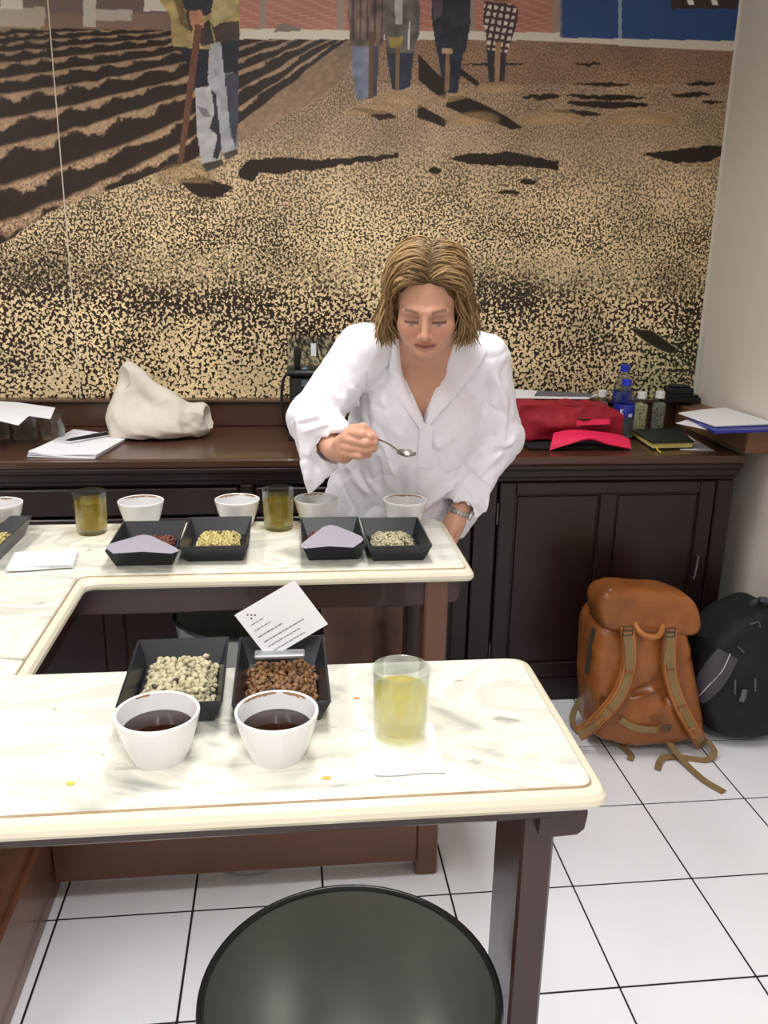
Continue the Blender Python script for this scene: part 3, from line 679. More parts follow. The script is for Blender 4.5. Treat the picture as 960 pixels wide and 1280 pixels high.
def stains(e, r, z, arcs, seed):       # dried drips just under the rim, inside
    g = np.random.default_rng(seed); mb = MB()
    for a0, a1 in arcs:
        n = max(4, int((a1-a0)*14)); th = np.linspace(a0, a1, n); V = []; F = []
        for i, t in enumerate(th):
            h = .0022+.0038*g.random()*math.sin(math.pi*min(1, max(.02, i/(n-1))))
            for zz in (0, -h):
                rr = r-.0004+zz*.18; V.append((rr*math.cos(t), rr*math.sin(t), z+zz))
        for i in range(n-1): F.append((2*i, 2*i+2, 2*i+3, 2*i+1))
        mb.add(V, F)
    return mb.build('coffee_stain', M['stain'], e)
CUPS = [((-.174, 1.022, TZ), 'white bowl of black coffee in front of the greenish bean tray', 'full'), ((-.019, 1.012, TZ), 'white bowl of black coffee in front of the brown roasted beans and label card', 'full'),
        ((-.357, 2.055, TZ), 'white bowl behind the grey-papered tray, beside the amber glass nearest the napkin', 'low'), ((-.125, 2.058, TZ), 'white bowl behind the uncovered pale bean tray, between the two amber glasses', 'low'),
        ((.070, 2.056, TZ), 'white bowl next to the amber glass, below the hanging shirt cuff', 'low'), ((.291, 2.035, TZ), 'white bowl at the table corner under the spoon', 'low'),
        ((-.688, 2.050, TZ), 'white bowl cut off by the photo edge, behind the tray beside the napkin', 'low')]
for i, (p, l, k) in enumerate(CUPS):
    e = cup(p, l, 'white cupping bowls on the marble table', k)
    ar = [[(1.9, 2.3)], [(.7, 1.4), (1.6, 2.6)], [(.9, 2.6)], [(.6, 1.3), (1.5, 2.7)], [(1.2, 2.2)], [(.5, 2.4)], [(1.2, 1.8)]][i]
    stains(e, .0511, .0655, ar, i)
# --- glasses
M['tea1'] = glassy('pale_green_gold_water', (252, 242, 186), .0, 1.25, .72, .22); M['tea2'] = glassy('amber_gold_water', (246, 226, 116), .0, 1.25, .74, .22)
GL_P = [(0, 0), (.031, 0), (.0345, .0012), (.0362, .005), (.0372, .02), (.0396, .098), (.0403, .1035), (.0400, .1048), (.0388, .1042), (.0380, .1), (.0352, .016), (.033, .0125), (0, .0115)]
def tumbler(loc, label, tea, lvl, sc=1.0, group='tumblers of rinse water on the marble table'):
    e = empty('glass_tumbler', loc, label, 'glass', group); e.scale = (sc, sc, sc)
    lathe_obj('tumbler', GL_P, M['glass'], e, 56)
    z1 = lvl; r1 = .0352+(.0380-.0352)*(z1-.016)/.084
    MB().lathe([(0, .0125), (.0325, .0132), (.0346, .0166), (r1-.0004, z1), (0, z1)], 56).build('rinse_water', tea, e)
    return e
tumbler((.150, 1.044, TZ+.0012), 'glass of pale yellow water standing on a napkin near the table edge', M['tea1'], .074, .99)
tumbler((-.467, 2.012, TZ), 'glass of amber water near the folded napkin, below the notepad and pen', M['tea2'], .082, .97)
tumbler((-.024, 2.02, TZ), 'glass of amber water in the middle of the back arm, by the shirt cuff', M['tea2'], .078, .97)
# --- trays
def tray_mesh(w, d, h, bw, bd, t=.0035):
    def q(a, b, z): return [(-a/2, -b/2, z), (a/2, -b/2, z), (a/2, b/2, z), (-a/2, b/2, z)]
    R = [q(bw-.006, bd-.006, 0), q(bw, bd, .002), q(w-.002, d-.002, h-.003), q(w, d, h), q(w-2*t, d-2*t, h), q(bw-.002, bd-.002, .0055), q(bw-.014, bd-.014, .004)]
    V = [p for r in R for p in r]; F = [(3, 2, 1, 0)]
    for i in range(len(R)-1):
        for k in range(4): F.append((i*4+k, i*4+(k+1) % 4, (i+1)*4+(k+1) % 4, (i+1)*4+k))
    F.append(tuple((len(R)-1)*4+k for k in range(4))); return V, F
def bean_unit():
    V = []; F = []; nu, nv = 6, 5
    for i in range(nv+1):
        a = math.pi*i/nv
        for k in range(nu):
            b = 2*math.pi*k/nu; x = math.cos(a); y = math.sin(a)*math.cos(b)*.78; z = math.sin(a)*math.sin(b)*.62
            if z > 0: z *= .75+.35*min(1, abs(y)*3)
            V.append((x*.5, y*.5, z*.5))
    for i in range(nv):
        for k in range(nu): F.append((i*nu+k, (i+1)*nu+k, (i+1)*nu+(k+1) % nu, i*nu+(k+1) % nu))
    return np.array(V), F
BV, BF = bean_unit()
def bean_pile(name, spots, size, m, parent, seed):
    g = np.random.default_rng(seed); n = len(spots); VV = []; nv = len(BV); FF = []; cols = []
    for i, p in enumerate(spots):
        a = g.normal(size=(3, 3))*np.array([1, 1, .45]); q, _ = np.linalg.qr(a.T)
        s = size*(.85+.3*g.random()); VV.append((BV*s)@q.T+p); FF += [tuple(k+i*nv for k in f) for f in BF]
        cols.append(np.tile(g.random(), nv))
    o = mesh(name, np.vstack(VV), FF, m, parent, True)
    at = o.data.attributes.new('tone', 'FLOAT', 'POINT'); at.data.foreach_set('value', np.concatenate(cols).astype(np.float32)); return o
def bean_mat(name, c0, c1, c2, rough):
    m = mat(name, c0, rough); nt = m.node_tree; N = nt.nodes; L = nt.links; p = N['Principled BSDF']
    a = N.new('ShaderNodeAttribute'); a.attribute_name = 'tone'; r = N.new('ShaderNodeValToRGB'); L.new(a.outputs['Fac'], r.inputs[0])
    e = r.color_ramp.elements; e[0].position = 0; e[0].color = lin(c0); e[1].position = .93; e[1].color = lin(c1); x = e.new(.97); x.color = lin(c2); L.new(r.outputs[0], p.inputs['Base Color']); return m
M['green'] = bean_mat('unroasted_beans', (168, 160, 128), (194, 186, 154), (70, 64, 48), .6)
M['yellow'] = bean_mat('honey_beans', (172, 158, 96), (204, 190, 128), (96, 84, 48), .6)
M['roast'] = bean_mat('roasted_beans', (98, 66, 40), (142, 104, 68), (54, 34, 22), .42)
M['dark_roast'] = bean_mat('dark_roasted_beans', (96, 52, 38), (122, 68, 50), (50, 28, 20), .4)
def tray(loc, rz, w, d, label, bm_, bsize, region, layers, seed, bean_label, h=.043, dens=1.0):
    e = empty('sample_tray', loc, label, 'tray', 'black bean sample trays on the marble table'); e.rotation_euler = (0, 0, rz)
    bw, bd = w-.030, d-.045
    V, F = tray_mesh(w, d, h, bw, bd); MB().add(V, F).build('tray_body', M['tray'], e, auto=30)
    g = np.random.default_rng(seed); S = []; x0, x1, y0, y1 = region
    st = bsize*.78
    for l in range(layers):
        sh = l*.004
        for x in np.arange(x0+sh, x1-sh, st):
            for y in np.arange(y0+sh*2, y1-sh, st*.86):
                px, py = x+g.normal()*bsize*.17, y+g.normal()*bsize*.17
                hz = .005+bsize*.28+l*bsize*.40+g.random()*bsize*.16
                S.append((px, py, hz))
    o = bean_pile('coffee_beans', S, bsize, bm_, None, seed); o.location = loc; o.rotation_euler = (0, 0, rz)
    tag(o, bean_label, 'beans', None, 'stuff'); return e
tray((-.169, 1.189, TZ), .02, .145, .217, 'big black tray of pale unroasted beans nearest the white bowls', M['green'], .0125, (-.046, .056, -.080, .078), 5, 1, 'pale grey-green unroasted beans heaped in the near tray')
tray((-.013, 1.182, TZ), .0, .138, .222, 'big black tray of roasted beans holding the label card', M['roast'], .0115, (-.050, .050, -.082, .060), 5, 2, 'brown roasted beans heaped in front of the label card')
tray((-.310, 1.852, TZ), .0, .146, .215, 'black tray of roasted beans under a grey paper, nearest the napkin', M['dark_roast'], .0098, (-.045, .053, -.066, .072), 4, 3, 'reddish-brown roasted beans half covered by grey paper near the napkin')
tray((-.160, 1.874, TZ), .0, .148, .222, 'black tray of yellowish beans with no paper, between the two amber glasses', M['yellow'], .0098, (-.046, .050, -.070, .068), 5, 4, 'yellowish unroasted beans in the tray between the amber glasses')
tray((.098, 1.862, TZ), .0, .140, .212, 'black tray under a grey paper, touching the corner tray', M['dark_roast'], .0098, (-.047, .047, -.062, .076), 4, 5, 'few brown beans showing around the grey paper below the shirt')
tray((.241, 1.850, TZ), .0, .142, .216, 'black tray of pale beans at the open corner of the back table arm', M['green'], .0098, (-.048, .048, -.066, .064), 5, 6, 'pale unroasted beans in the corner tray below the spoon')
tray((-.678, 1.90, TZ), -.02, .146, .235, 'black tray cut off by the photo edge, behind the napkin', M['yellow'], .0098, (-.05, .05, -.07, .07), 4, 7, 'yellowish beans in the tray at the photo edge')
# --- grey paper filters on the two trays
M['greypaper'] = mat('lilac_grey_paper', (150, 146, 158), .75)
def sheet_from(name, rows, th, m, label, cat, group=None):
    P = np.array(rows, float); o = MB().grid(P, th).build(name, m, auto=60); return tag(o, label, cat, group)
def filter_paper(L_, R_, TL, TR, z, label):
    rows = []
    for t in np.linspace(0, 1, 8):
        q = t if t < .35 else t
        a = cat_rom([L_[0], L_[1], TL], 12); b = cat_rom([R_[0], R_[1], TR], 12); k = t*(len(a)-1); i = min(int(k), len(a)-2); f = k-i
        pa = a[i]*(1-f)+a[i+1]*f; pb = b[i]*(1-f)+b[i+1]*f
        rows.append([(pa[0]*(1-s)+pb[0]*s, pa[1]*(1-s)+pb[1]*s+.004*math.sin(math.pi*s)*t, z+.003*t*t+.002*math.sin(math.pi*s)*t-.004*(1-t)*abs(2*s-1)) for s in np.linspace(0, 1, 11)])
    return sheet_from('paper_filter', rows, .0006, M['greypaper'], label, 'paper', 'grey papers over the bean trays')
filter_paper([(-.362, 1.722), (-.383, 1.768)], [(-.243, 1.715), (-.232, 1.735)], (-.332, 1.812), (-.298, 1.815), TZ+.0485, 'grey paper lying over the bean tray nearest the napkin')
filter_paper([(.034, 1.728), (.027, 1.748)], [(.137, 1.728), (.163, 1.785)], (.078, 1.856), (.110, 1.862), TZ+.0495, 'grey paper lying over the bean tray below the shirt front')
# --- napkins
def napkin(c, hx, hy, rz, label, th=.004, layers=3, seed=0):
    e = empty('paper_napkin', (c[0], c[1], TZ), label, 'napkin'); e.rotation_euler = (0, 0, rz); g = np.random.default_rng(seed)
    for l in range(layers):
        n, m_ = 12, 8; P = []
        for i, u in enumerate(np.linspace(-1, 1, n)):
            P.append([(u*hx*(1-.01*l)+g.normal()*.0004, v*hy*(1-.02*l)+.002*math.sin(3*u+l), .0006+th/layers*(l+1)*(1+.12*math.sin(2.5*u+v*2+l))) for v in np.linspace(-1, 1, m_)])
        MB().grid(P, -th/layers*.8).build('napkin_layer', M['paper'], e, auto=60)
    return e
napkin((-.525, 1.800, 0), .066, .052, .12, 'folded white paper napkin lying in the table bend near the amber glass', .008, 3, 1)
napkin((.153, 1.010, 0), .046, .062, -.03, 'thin white napkin lying flat under the glass of pale yellow water', .0011, 1, 2)
# spilled drops on the marble
for i, (px, py, r, c, l) in enumerate([(446, 873, .0035, (206, 132, 70), 'small orange crumb on the marble beside the roasted beans'), (408, 973, .005, (216, 176, 88), 'yellow-brown drip on the marble between the second bowl and the edge'), (88, 980, .005, (196, 190, 70), 'yellowish drip on the marble near the table edge below the first bowl')]):
    p = at_z(px, py, TZ); n = 12; g = np.random.default_rng(i)
    rr = [r*(.7+.5*g.random()) for _ in range(n)]
    V = [(rr[k]*math.cos(k*math.tau/n)*1.3, rr[k]*.8*math.sin(k*math.tau/n), z) for z in (.0003, .0009) for k in range(n)]+[(0, 0, .0012)]
    F = [(k, (k+1) % n, n+(k+1) % n, n+k) for k in range(n)]+[(n+k, n+(k+1) % n, 2*n) for k in range(n)]
    o = MB().add(V, F).build('coffee_drip', mat('drip', c, .3)); o.location = p; tag(o, l, 'spill')
# --- label card in its clip
e = empty('label_card', (0.0, 1.205, TZ+.03), 'white printed label card standing tilted in a clip among roasted beans', 'card')
YC = 1.222
corn = [at_y(293, 769, YC), at_y(368, 725, YC+.012), at_y(411, 779, YC), at_y(336, 824, YC-.012)]
tl, tr, br, bl = [Vector(c) for c in corn]
nrm = (tr-tl).cross(bl-tl).normalized()
if nrm.y > 0: nrm = -nrm
def cp(a, b, o=0.0): return tuple((tl+(tr-tl)*a+(bl-tl)*b+nrm*o))
V = [cp(0, 0), cp(1, 0), cp(1, 1), cp(0, 1), cp(0, 0, -.0006), cp(1, 0, -.0006), cp(1, 1, -.0006), cp(0, 1, -.0006)]
rel(MB().add(V, [(0, 1, 2, 3), (7, 6, 5, 4), (0, 4, 5, 1), (1, 5, 6, 2), (2, 6, 7, 3), (3, 7, 4, 0)]).build('card', M['paper'], smooth=False), e)
pr = MB()
def dash(a0, a1, b, h): pr.add([cp(a0, b, .0004), cp(a1, b, .0004), cp(a1, b+h, .0004), cp(a0, b+h, .0004)], [(0, 1, 2, 3)])
g = np.random.default_rng(4)
def words(a0, a1, b, h):
    a = a0
    while a < a1-.01:
        q = min(a1, a+.025+.05*g.random()); dash(a, q, b, h); a = q+.010
words(.10, .30, .30, .016); words(.09, .36, .42, .018); words(.07, .48, .55, .022); words(.10, .78, .68, .020); words(.10, .64, .79, .018); words(.14, .66, .90, .018)
rel(pr.build('printed_lines', mat('card_print', (120, 120, 132), .8), smooth=False), e)
lg = MB()
for a, b in ((.155, .115), (.195, .15), (.235, .185), (.165, .205)): lg.add([cp(a+.014*math.cos(t), b+.018*math.sin(t), .0005) for t in np.linspace(0, math.tau, 7)[:-1]], [tuple(range(6))])
rel(lg.build('printed_emblem', mat('emblem_print', (40, 40, 46), .8), smooth=False), e)
c0 = at_y(318, 820, 1.205); c1 = at_y(381, 820, 1.205)
rel(MB().box((c0[0], 1.196, c0[2]-.003), (c1[0], 1.218, c0[2]+.004), bev=.002).build('clip_holder', mat('grey_clip_metal', (176, 178, 182), .35, .6), smooth=False), e)

# ================================================================ spittoons on the floor
M['pan'] = mat('dull_grey_pan_metal', (160, 160, 157), .30, .8, var=.8, vscale=4, col2=(130, 130, 127), bump=.05, bscale=10)
M['rim'] = mat('dark_rim_metal', (78, 78, 78), .2, .85)
def spittoon(loc, R, H, label, m_in, group, foot):
    e = empty('spittoon', loc, label, 'spittoon', group)
    pf = [(foot*.96, 0), (foot, .004), (foot*.97, .02), (foot*.62, H*.18), (foot*.5, H*.30), (foot*.55, H*.36), (R*.62, H*.5), (R*.83, H*.72), (R*.965, H*.94), (R*.985, H*.975)]
    pi = [(R*.965, H*.975), (R*.945, H*.94), (R*.80, H*.72), (R*.60, H*.505), (foot*.5, H*.40), (0, H*.385)]
    MB().lathe(pf+pi, 72).build('funnel', m_in, e, auto=50)
    V = [(R*.980+.0055*math.cos(t), H*.978+.005*math.sin(t)) for t in np.linspace(0, math.tau, 11)[:-1]]
    MB().lathe(V, 72, close=True).build('rolled_rim', M['rim'], e)
    return e
spittoon((.078, .962, 0), .213, .455, 'black metal funnel spittoon in the foreground under the table edge', M['pan'], 'floor spittoons', .125)
spittoon((-.105, 1.885, 0), .165, .655, 'grey metal spittoon standing inside the table bend behind the stretcher', mat('grey_spittoon_metal', (150, 150, 148), .42, .5), 'floor spittoons', .125)
# ================================================================ things on the counter
CT = .8605
def sdf_obj(S, lo, hi, st, name, m, folds=None, nz=(0, 20), cr=0):
    V, F = S.skin(np.arange(lo[0], hi[0], st), np.arange(lo[1], hi[1], st), np.arange(lo[2], hi[2], st))
    if folds: V = fold_pass(V, F, folds)
    if cr:
        for f_, a_ in ((11, cr), (24, cr*.4)): V = V-vnormals(V, F)*(a_*np.abs(vnoise(V[:, 0]*f_+V[:, 2]*f_*.6, V[:, 1]*f_*.7, V[:, 2]*f_*.8-V[:, 0]*f_*.4))**.8)[:, None]
    if nz[0]: V = V+vnormals(V, F)*(nz[0]*vnoise(V[:, 0]*nz[1], V[:, 1]*nz[1], V[:, 2]*nz[1]))[:, None]
    return fast_mesh(name, V, F, m)
# --- slumped linen bag
S = SDF()
S.cone((-.525, 2.885, .92), (-.520, 2.915, 1.075), .076, .028, .03).cone((-.512, 2.90, 1.072), (-.36, 2.86, .955), .030, .046, .03).ell((-.42, 2.855, .90), (.145, .085, .060), .05).ell((-.285, 2.865, .918), (.048, .062, .062), .03)
S.cone((-.545, 2.84, .872), (-.50, 2.82, .880), .030, .035, .03)
S.ell((-.540, 2.866, 1.062), (.022, .030, .038), .006, 's').ell((-.247, 2.845, .935), (.020, .045, .035), .012, 's').plane((0, 0, -1), -CT-.001, .004)
F_ = [((-.53, 2.83, 1.0), (-.47, 2.79, .89), .014, -.008), ((-.50, 2.84, 1.04), (-.40, 2.79, .93), .014, .007), ((-.47, 2.82, .97), (-.43, 2.79, .95), .010, -.008), ((-.43, 2.80, .95), (-.30, 2.79, .90), .014, -.007), ((-.34, 2.81, .95), (-.32, 2.79, .88), .010, -.007), ((-.32, 2.82, .96), (-.26, 2.81, .94), .009, .007), ((-.56, 2.82, .95), (-.53, 2.80, .90), .012, .007), ((-.50, 2.78, .89), (-.40, 2.775, .875), .012, .006), ((-.41, 2.78, .90), (-.30, 2.785, .88), .012, .005), ((-.31, 2.80, .93), (-.26, 2.81, .90), .010, -.006)]
M['linen'] = mat('off_white_linen', (214, 206, 196), .85, var=.3, vscale=12, col2=(200, 190, 178), bump=.08, bscale=350)
o = sdf_obj(S, (-.66, 2.72, .85), (-.20, 3.0, 1.13), .0055, 'cloth_bag', M['linen'], F_, (.003, 30), .010); tag(o, 'slumped off-white linen bag on the counter beside the notepad', 'bag')
# --- three upturned tumblers with a paper on top
for i, (x, y) in enumerate(((-.760, 2.850), (-.846, 2.845), (-.936, 2.852))):
    e = empty('counter_tumbler', (x, y, CT), ['empty tumbler under the white sheet, nearest the notepad', 'empty tumbler under the white sheet, between two other tumblers', 'empty tumbler under the white sheet at the photo edge'][i], 'glass', 'empty tumblers on the counter')
    MB().lathe([(r, z*.86) for r, z in GL_P], 40).build('tumbler', M['glass'], e, auto=40)
zt2 = CT+.0915
P = [at_z(a, b, zt2) for a, b in ((-40, 500), (20, 503), (69, 510), (63, 524), (36, 520), (23, 532), (-2, 526), (-40, 524))]
o = MB().prism([(p[0], p[1]) for p in P], zt2, zt2+.0012).build('paper_sheet', M['paper'], smooth=False); tag(o, 'white paper sheet laid over the upturned tumblers on the counter', 'paper')
# --- notepad and pen
e = empty('notepad', (-.65, 2.73, CT), 'white notepad with a curled corner lying on the counter under a pen', 'notepad')
cq = [np.array(c) for c in ((-.768, 2.575), (-.567, 2.548), (-.521, 2.837), (-.728, 2.964))]
for l in range(4):
    G = []
    for v in np.linspace(0, 1, 9):
        row = []
        for u in np.linspace(0, 1, 9):
            p = (cq[0]*(1-u)+cq[1]*u)*(1-v)+(cq[3]*(1-u)+cq[2]*u)*v
            row.append((p[0]+.0015*l, p[1]+.002*l, CT+.001+.0024*l+.009*(1-v)**3*(1-u)**2*(l+1)/4+.004*math.sin(u*5+l)*(1-v)*(l/4)))
        G.append(row)
    rel(MB().grid(G, -.0016).build('page', M['paper'], auto=60), e)
a, b = np.array([-.690, 2.722, CT+.020]), np.array([-.582, 2.842, CT+.0185]); e = empty('ballpoint_pen', tuple((a+b)/2), 'black ballpoint pen lying on the white notepad', 'pen')
d_ = b-a; rel(MB().tube([a, a+d_*.05, a+d_*.12, a+d_*.5, a+d_*.97, b], [.0012, .0026, .0052, .0062, .0058, .0040], 12).build('barrel', M['black']), e)
rel(MB().tube([a+d_*.60+np.array([0, -.003, .0065]), a+d_*.95+np.array([0, -.003, .0068])], .0017, 6).build('pen_clip', M['steel']), e)
rel(MB().tube([a+d_*.955, a+d_*.985], .0064, 12).build('pen_band', M['steel']), e)
# --- black grinder with a clear hopper
e = empty('coffee_grinder', (.075, 2.86, CT), 'black machine with a clear hopper on the counter behind the raised arm', 'grinder')
gb = MB().box((.004, 2.79, CT), (.150, 2.94, CT+.020), bev=.006, seg=2).box((.010, 2.80, CT+.020), (.144, 2.935, CT+.212), bev=.012, seg=3).box((.002, 2.786, CT+.212), (.152, 2.945, CT+.232), bev=.008, seg=3)
rel(gb.build('grinder_body', M['black'], auto=40), e)
for i in range(4): rel(MB().box((.028+i*.012, 2.796, CT+.03), (.034+i*.012, 2.801, CT+.165), bev=.0015).build('rib', M['black'], smooth=False), e)
rel(MB().box((.048, 2.794, CT+.178), (.078, 2.801, CT+.200), bev=.002).build('display', mat('grey_display', (84, 94, 104), .3), smooth=False), e)
rel(MB().box((.05, 2.80, CT+.232), (.07, 2.83, CT+.240), bev=.003, seg=2).build('button', mat('grey_blue_button', (110, 124, 138), .4), smooth=False), e)
rel(MB().tube(cat_rom([(.006, 2.80, CT+.222), (-.010, 2.80, CT+.20), (-.016, 2.80, CT+.14), (-.008, 2.80, CT+.06), (.006, 2.81, CT+.03)]), .0048, 8).build('carry_handle', M['black']), e)
hp_ = MB(); hx0, hx1, hy0, hy1, hz0, hz1 = .004, .150, 2.80, 2.93, CT+.233, CT+.335
for lo, hi in (((hx0, hy0, hz0), (hx1, hy0+.002, hz1)), ((hx0, hy1-.002, hz0), (hx1, hy1, hz1)), ((hx0, hy0+.002, hz0), (hx0+.002, hy1-.002, hz1)), ((hx1-.002, hy0+.002, hz0), (hx1, hy1-.002, hz1))): hp_.box(lo, hi)
rel(hp_.build('clear_hopper', M['plastic'], smooth=False), e)
rel(MB().box((.026, 2.84, hz0), (.046, 2.90, hz0+.068), bev=.004).build('hopper_slide', M['black'], smooth=False), e)
rel(MB().box((.080, 2.8015, hz0+.045), (.097, 2.8035, hz0+.085)).build('white_sticker', M['paper'], smooth=False), e)
# --- red daypack lying down, its pink strap, papers on top
M['red'] = mat('crimson_nylon', (158, 16, 42), .55, var=.5, vscale=14, col2=(122, 12, 32), bump=.1, bscale=60); M['pink'] = mat('pink_red_padding', (226, 34, 84), .6, bump=.06, bscale=200)
e = empty('red_daypack', (.95, 2.80, CT), 'crimson red daypack lying on the counter with a pink strap in front', 'backpack')
S = SDF(); ol = [at_y(a, b, 2.78) for a, b in ((640, 500), (740, 500), (765, 506), (771, 520), (768, 548), (640, 544))]
S.prism([(p[0], p[2]) for p in [ol[0]+[.02, 0, -.02], ol[1]+[-.02, 0, -.02], ol[2]+[-.02, 0, -.018], ol[3]+[-.02, 0, 0], ol[4]+[-.02, 0, .01], ol[5]+[.02, 0, .01]]], 2.72, 2.90, .022, .01).ell((.93, 2.73, .93), (.14, .05, .035), .03)
S.plane((0, 0, -1), -CT-.012, .006)
rf = []
for a, b, h in (((655, 512), (760, 505), -.007), ((650, 525), (765, 518), .006), ((660, 534), (750, 528), -.006), ((690, 506), (720, 530), .004), ((735, 503), (768, 535), -.005), ((652, 505), (700, 512), .005)): rf.append((at_y(*a, 2.71), at_y(*b, 2.71), .011, h))
rel(sdf_obj(S, (.70, 2.62, .85), (1.22, 2.98, 1.04), .0055, 'pack_body', M['red'], rf, (.0025, 35), .011), e)
rel(MB().box((.775, 2.625, CT), (1.10, 2.90, CT+.0118), bev=.004).build('black_back_panel', mat('black_mesh', (22, 20, 22), .8), smooth=False), e)
up = cat_rom([(692, 541), (715, 537), (745, 539), (772, 543), (787, 549)], 4); lw = cat_rom([(687, 563), (712, 555), (737, 548), (760, 555), (789, 561)], 4)
G = []
for t in np.linspace(0, 1, 7): G.append([at_y(*(up[i]*(1-t)+lw[i]*t), 2.66-.055*t-.012*math.sin(math.pi*t)) for i in range(len(up))])
rel(MB().grid(G, .010).build('padded_strap', M['pink'], auto=60), e)
rel(MB().strap([at_y(700, 531, 2.690), at_y(730, 528, 2.684), at_y(762, 527, 2.682)], np.array([0, -1., .2]), .018, .004).build('haul_strap', M['pink']), e)
rel(MB().tube([at_y(722, 523, 2.688), at_y(728, 525, 2.680), at_y(738, 524, 2.680)], .0028, 6).build('zip_pull', M['black']), e)
for i, (P, m, l) in enumerate(([((640, 487), (700, 491), (748, 494), (735, 499), (640, 498)), M['paper'], 'white printed brochure lying on top of the red daypack'], [((672, 489), (742, 493), (738, 496), (668, 495)), mat('grey_print_page', (120, 120, 130), .6, var=.8, vscale=50, col2=(60, 60, 70)), 'dark-printed page on top of the white brochure on the red daypack'])):
    z = .9985+.004*i; Q = [at_z(a, b, z) for a, b in P]; o = MB().prism([(p[0], p[1]) for p in Q], z, z+.003).build('brochure', m, smooth=False); tag(o, l, 'brochure')
# --- water bottles
M['blue'] = mat('blue_label', (30, 44, 150), .35); M['bluecap'] = mat('blue_cap', (28, 50, 190), .35); M['whitecap'] = mat('white_cap', (232, 232, 230), .4)
def water_bottle(loc, h, r, label):
    e = empty('water_bottle', loc, label, 'bottle', 'blue-capped water bottles on the counter'); k = h/.22
    pr_ = [(0, .004), (r*.7, 0), (r*.95, .004), (r, .012), (r, .055*k), (r*.965, .060*k), (r, .066*k), (r, .085*k), (r*.97, .088*k), (r*.97, .132*k), (r, .136*k), (r, .146*k), (r*.9, .162*k), (r*.62, .184*k), (r*.42, .194*k), (r*.40, .204*k)]
    MB().lathe(pr_+[(a-.0012, b) for a, b in pr_[::-1][:-1]]+[(0, .006)], 36).build('bottle', M['plastic'], e)
    MB().lathe([(0, .0075), (r-.003, .012), (r-.0022, .055*k), (r-.0030, .060*k), (r-.0022, .066*k), (r-.0022, .075*k), (0, .075*k)], 32).build('water', mat('bottle_water', (200, 214, 220), .02, trans=.9, ior=1.33), e)
    MB().lathe([(r*.985, .088*k), (r*.99, .0885*k), (r*.99, .1315*k), (r*.985, .132*k), (r*.972, .1315*k), (r*.972, .0885*k)], 36, close=True).build('blue_wrapper', M['blue'], e)
    MB().lathe([(0, .197*k), (r*.47, .197*k), (r*.47, .219*k), (r*.42, .22*k), (0, .22*k)], 24).build('cap', M['bluecap'], e)
    return e
wb = water_bottle((1.148, 2.790, CT), .208, .036, 'water bottle with blue label and cap, in front beside the red daypack')
water_bottle((1.212, 2.975, CT), .236, .034, 'taller water bottle hidden behind the other blue-capped one')
def on_cyl(r, a, z): return (r*math.cos(a), r*math.sin(a), z)
mk = MB()
def stroke(a0, z0, a1, z1, w_, r=.0360):
    n = 4; V = []
    for t in np.linspace(0, 1, n):
        a, z = a0+(a1-a0)*t, z0+(z1-z0)*t; da, dz = (a1-a0)*.034, z1-z0; L_ = math.hypot(da, dz)+1e-9; V += [on_cyl(r, a-dz/L_*w_/2/.036, z+da/L_*w_/2), on_cyl(r, a+dz/L_*w_/2/.036, z-da/L_*w_/2)]
    mk.add(V, [(2*i, 2*i+1, 2*i+3, 2*i+2) for i in range(n-1)])
A0 = -math.pi/2-.42
stroke(A0-.28, .094, A0-.28, .110, .003); stroke(A0-.28, .101, A0-.05, .110, .003); stroke(A0-.26, .102, A0-.03, .094, .003)
mk.build('label_letter', M['whitecap'], wb)
mk = MB(); A1 = -math.pi/2+.10
for i, q in enumerate((0, .05, .11, .15, .21, .26, .33, .37)): stroke(A1+q, .0838, A1+q, .095, .0011 if i % 3 else .0022)
mk.build('bar_code', M['whitecap'], wb)
# --- sample bottles with white caps
def sample(loc, label, m, seed):
    e = empty('sample_bottle', loc, label, 'bottle', 'white-capped sample bottles on the counter'); r = .0248
    pr_ = [(0, .002), (r*.9, 0), (r, .004), (r, .098), (r*.9, .110), (r*.6, .118), (r*.58, .124)]
    MB().lathe(pr_+[(a-.001, b) for a, b in pr_[::-1][:-1]]+[(0, .004)], 30).build('bottle', M['plastic'], e)
    MB().lathe([(0, .119), (r*.66, .119), (r*.66, .141), (r*.58, .143), (0, .143)], 24).build('cap', M['whitecap'], e)
    g = np.random.default_rng(seed); S_ = [((r-.0048)*math.cos(a), (r-.0048)*math.sin(a), z) for z in np.arange(.008, .097, .0048) for a in g.random()*3+np.linspace(0, math.tau, 17)[:-1]]+[((r-.006)*math.sqrt(g.random())*math.cos(a), (r-.006)*math.sqrt(g.random())*math.sin(a), .099) for a in g.random(30)*6.28]
    o = bean_pile('bean_filling', S_, .0078, m, e, seed); return e
M['greybean'] = bean_mat('grey_beans', (150, 146, 130), (182, 178, 160), (80, 78, 68), .6); M['palebean'] = bean_mat('pale_bottled_beans', (206, 194, 150), (232, 222, 182), (110, 100, 70), .6)
sample((1.272, 2.940, CT), 'white-capped bottle of pale beans, beside the water bottle', M['palebean'], 21); sample((1.345, 2.952, CT), 'white-capped bottle of grey beans, beside the corner ledge', M['greybean'], 22); sample((1.140, 2.985, CT), 'white-capped bottle behind the water bottle and red daypack', M['greybean'], 23)
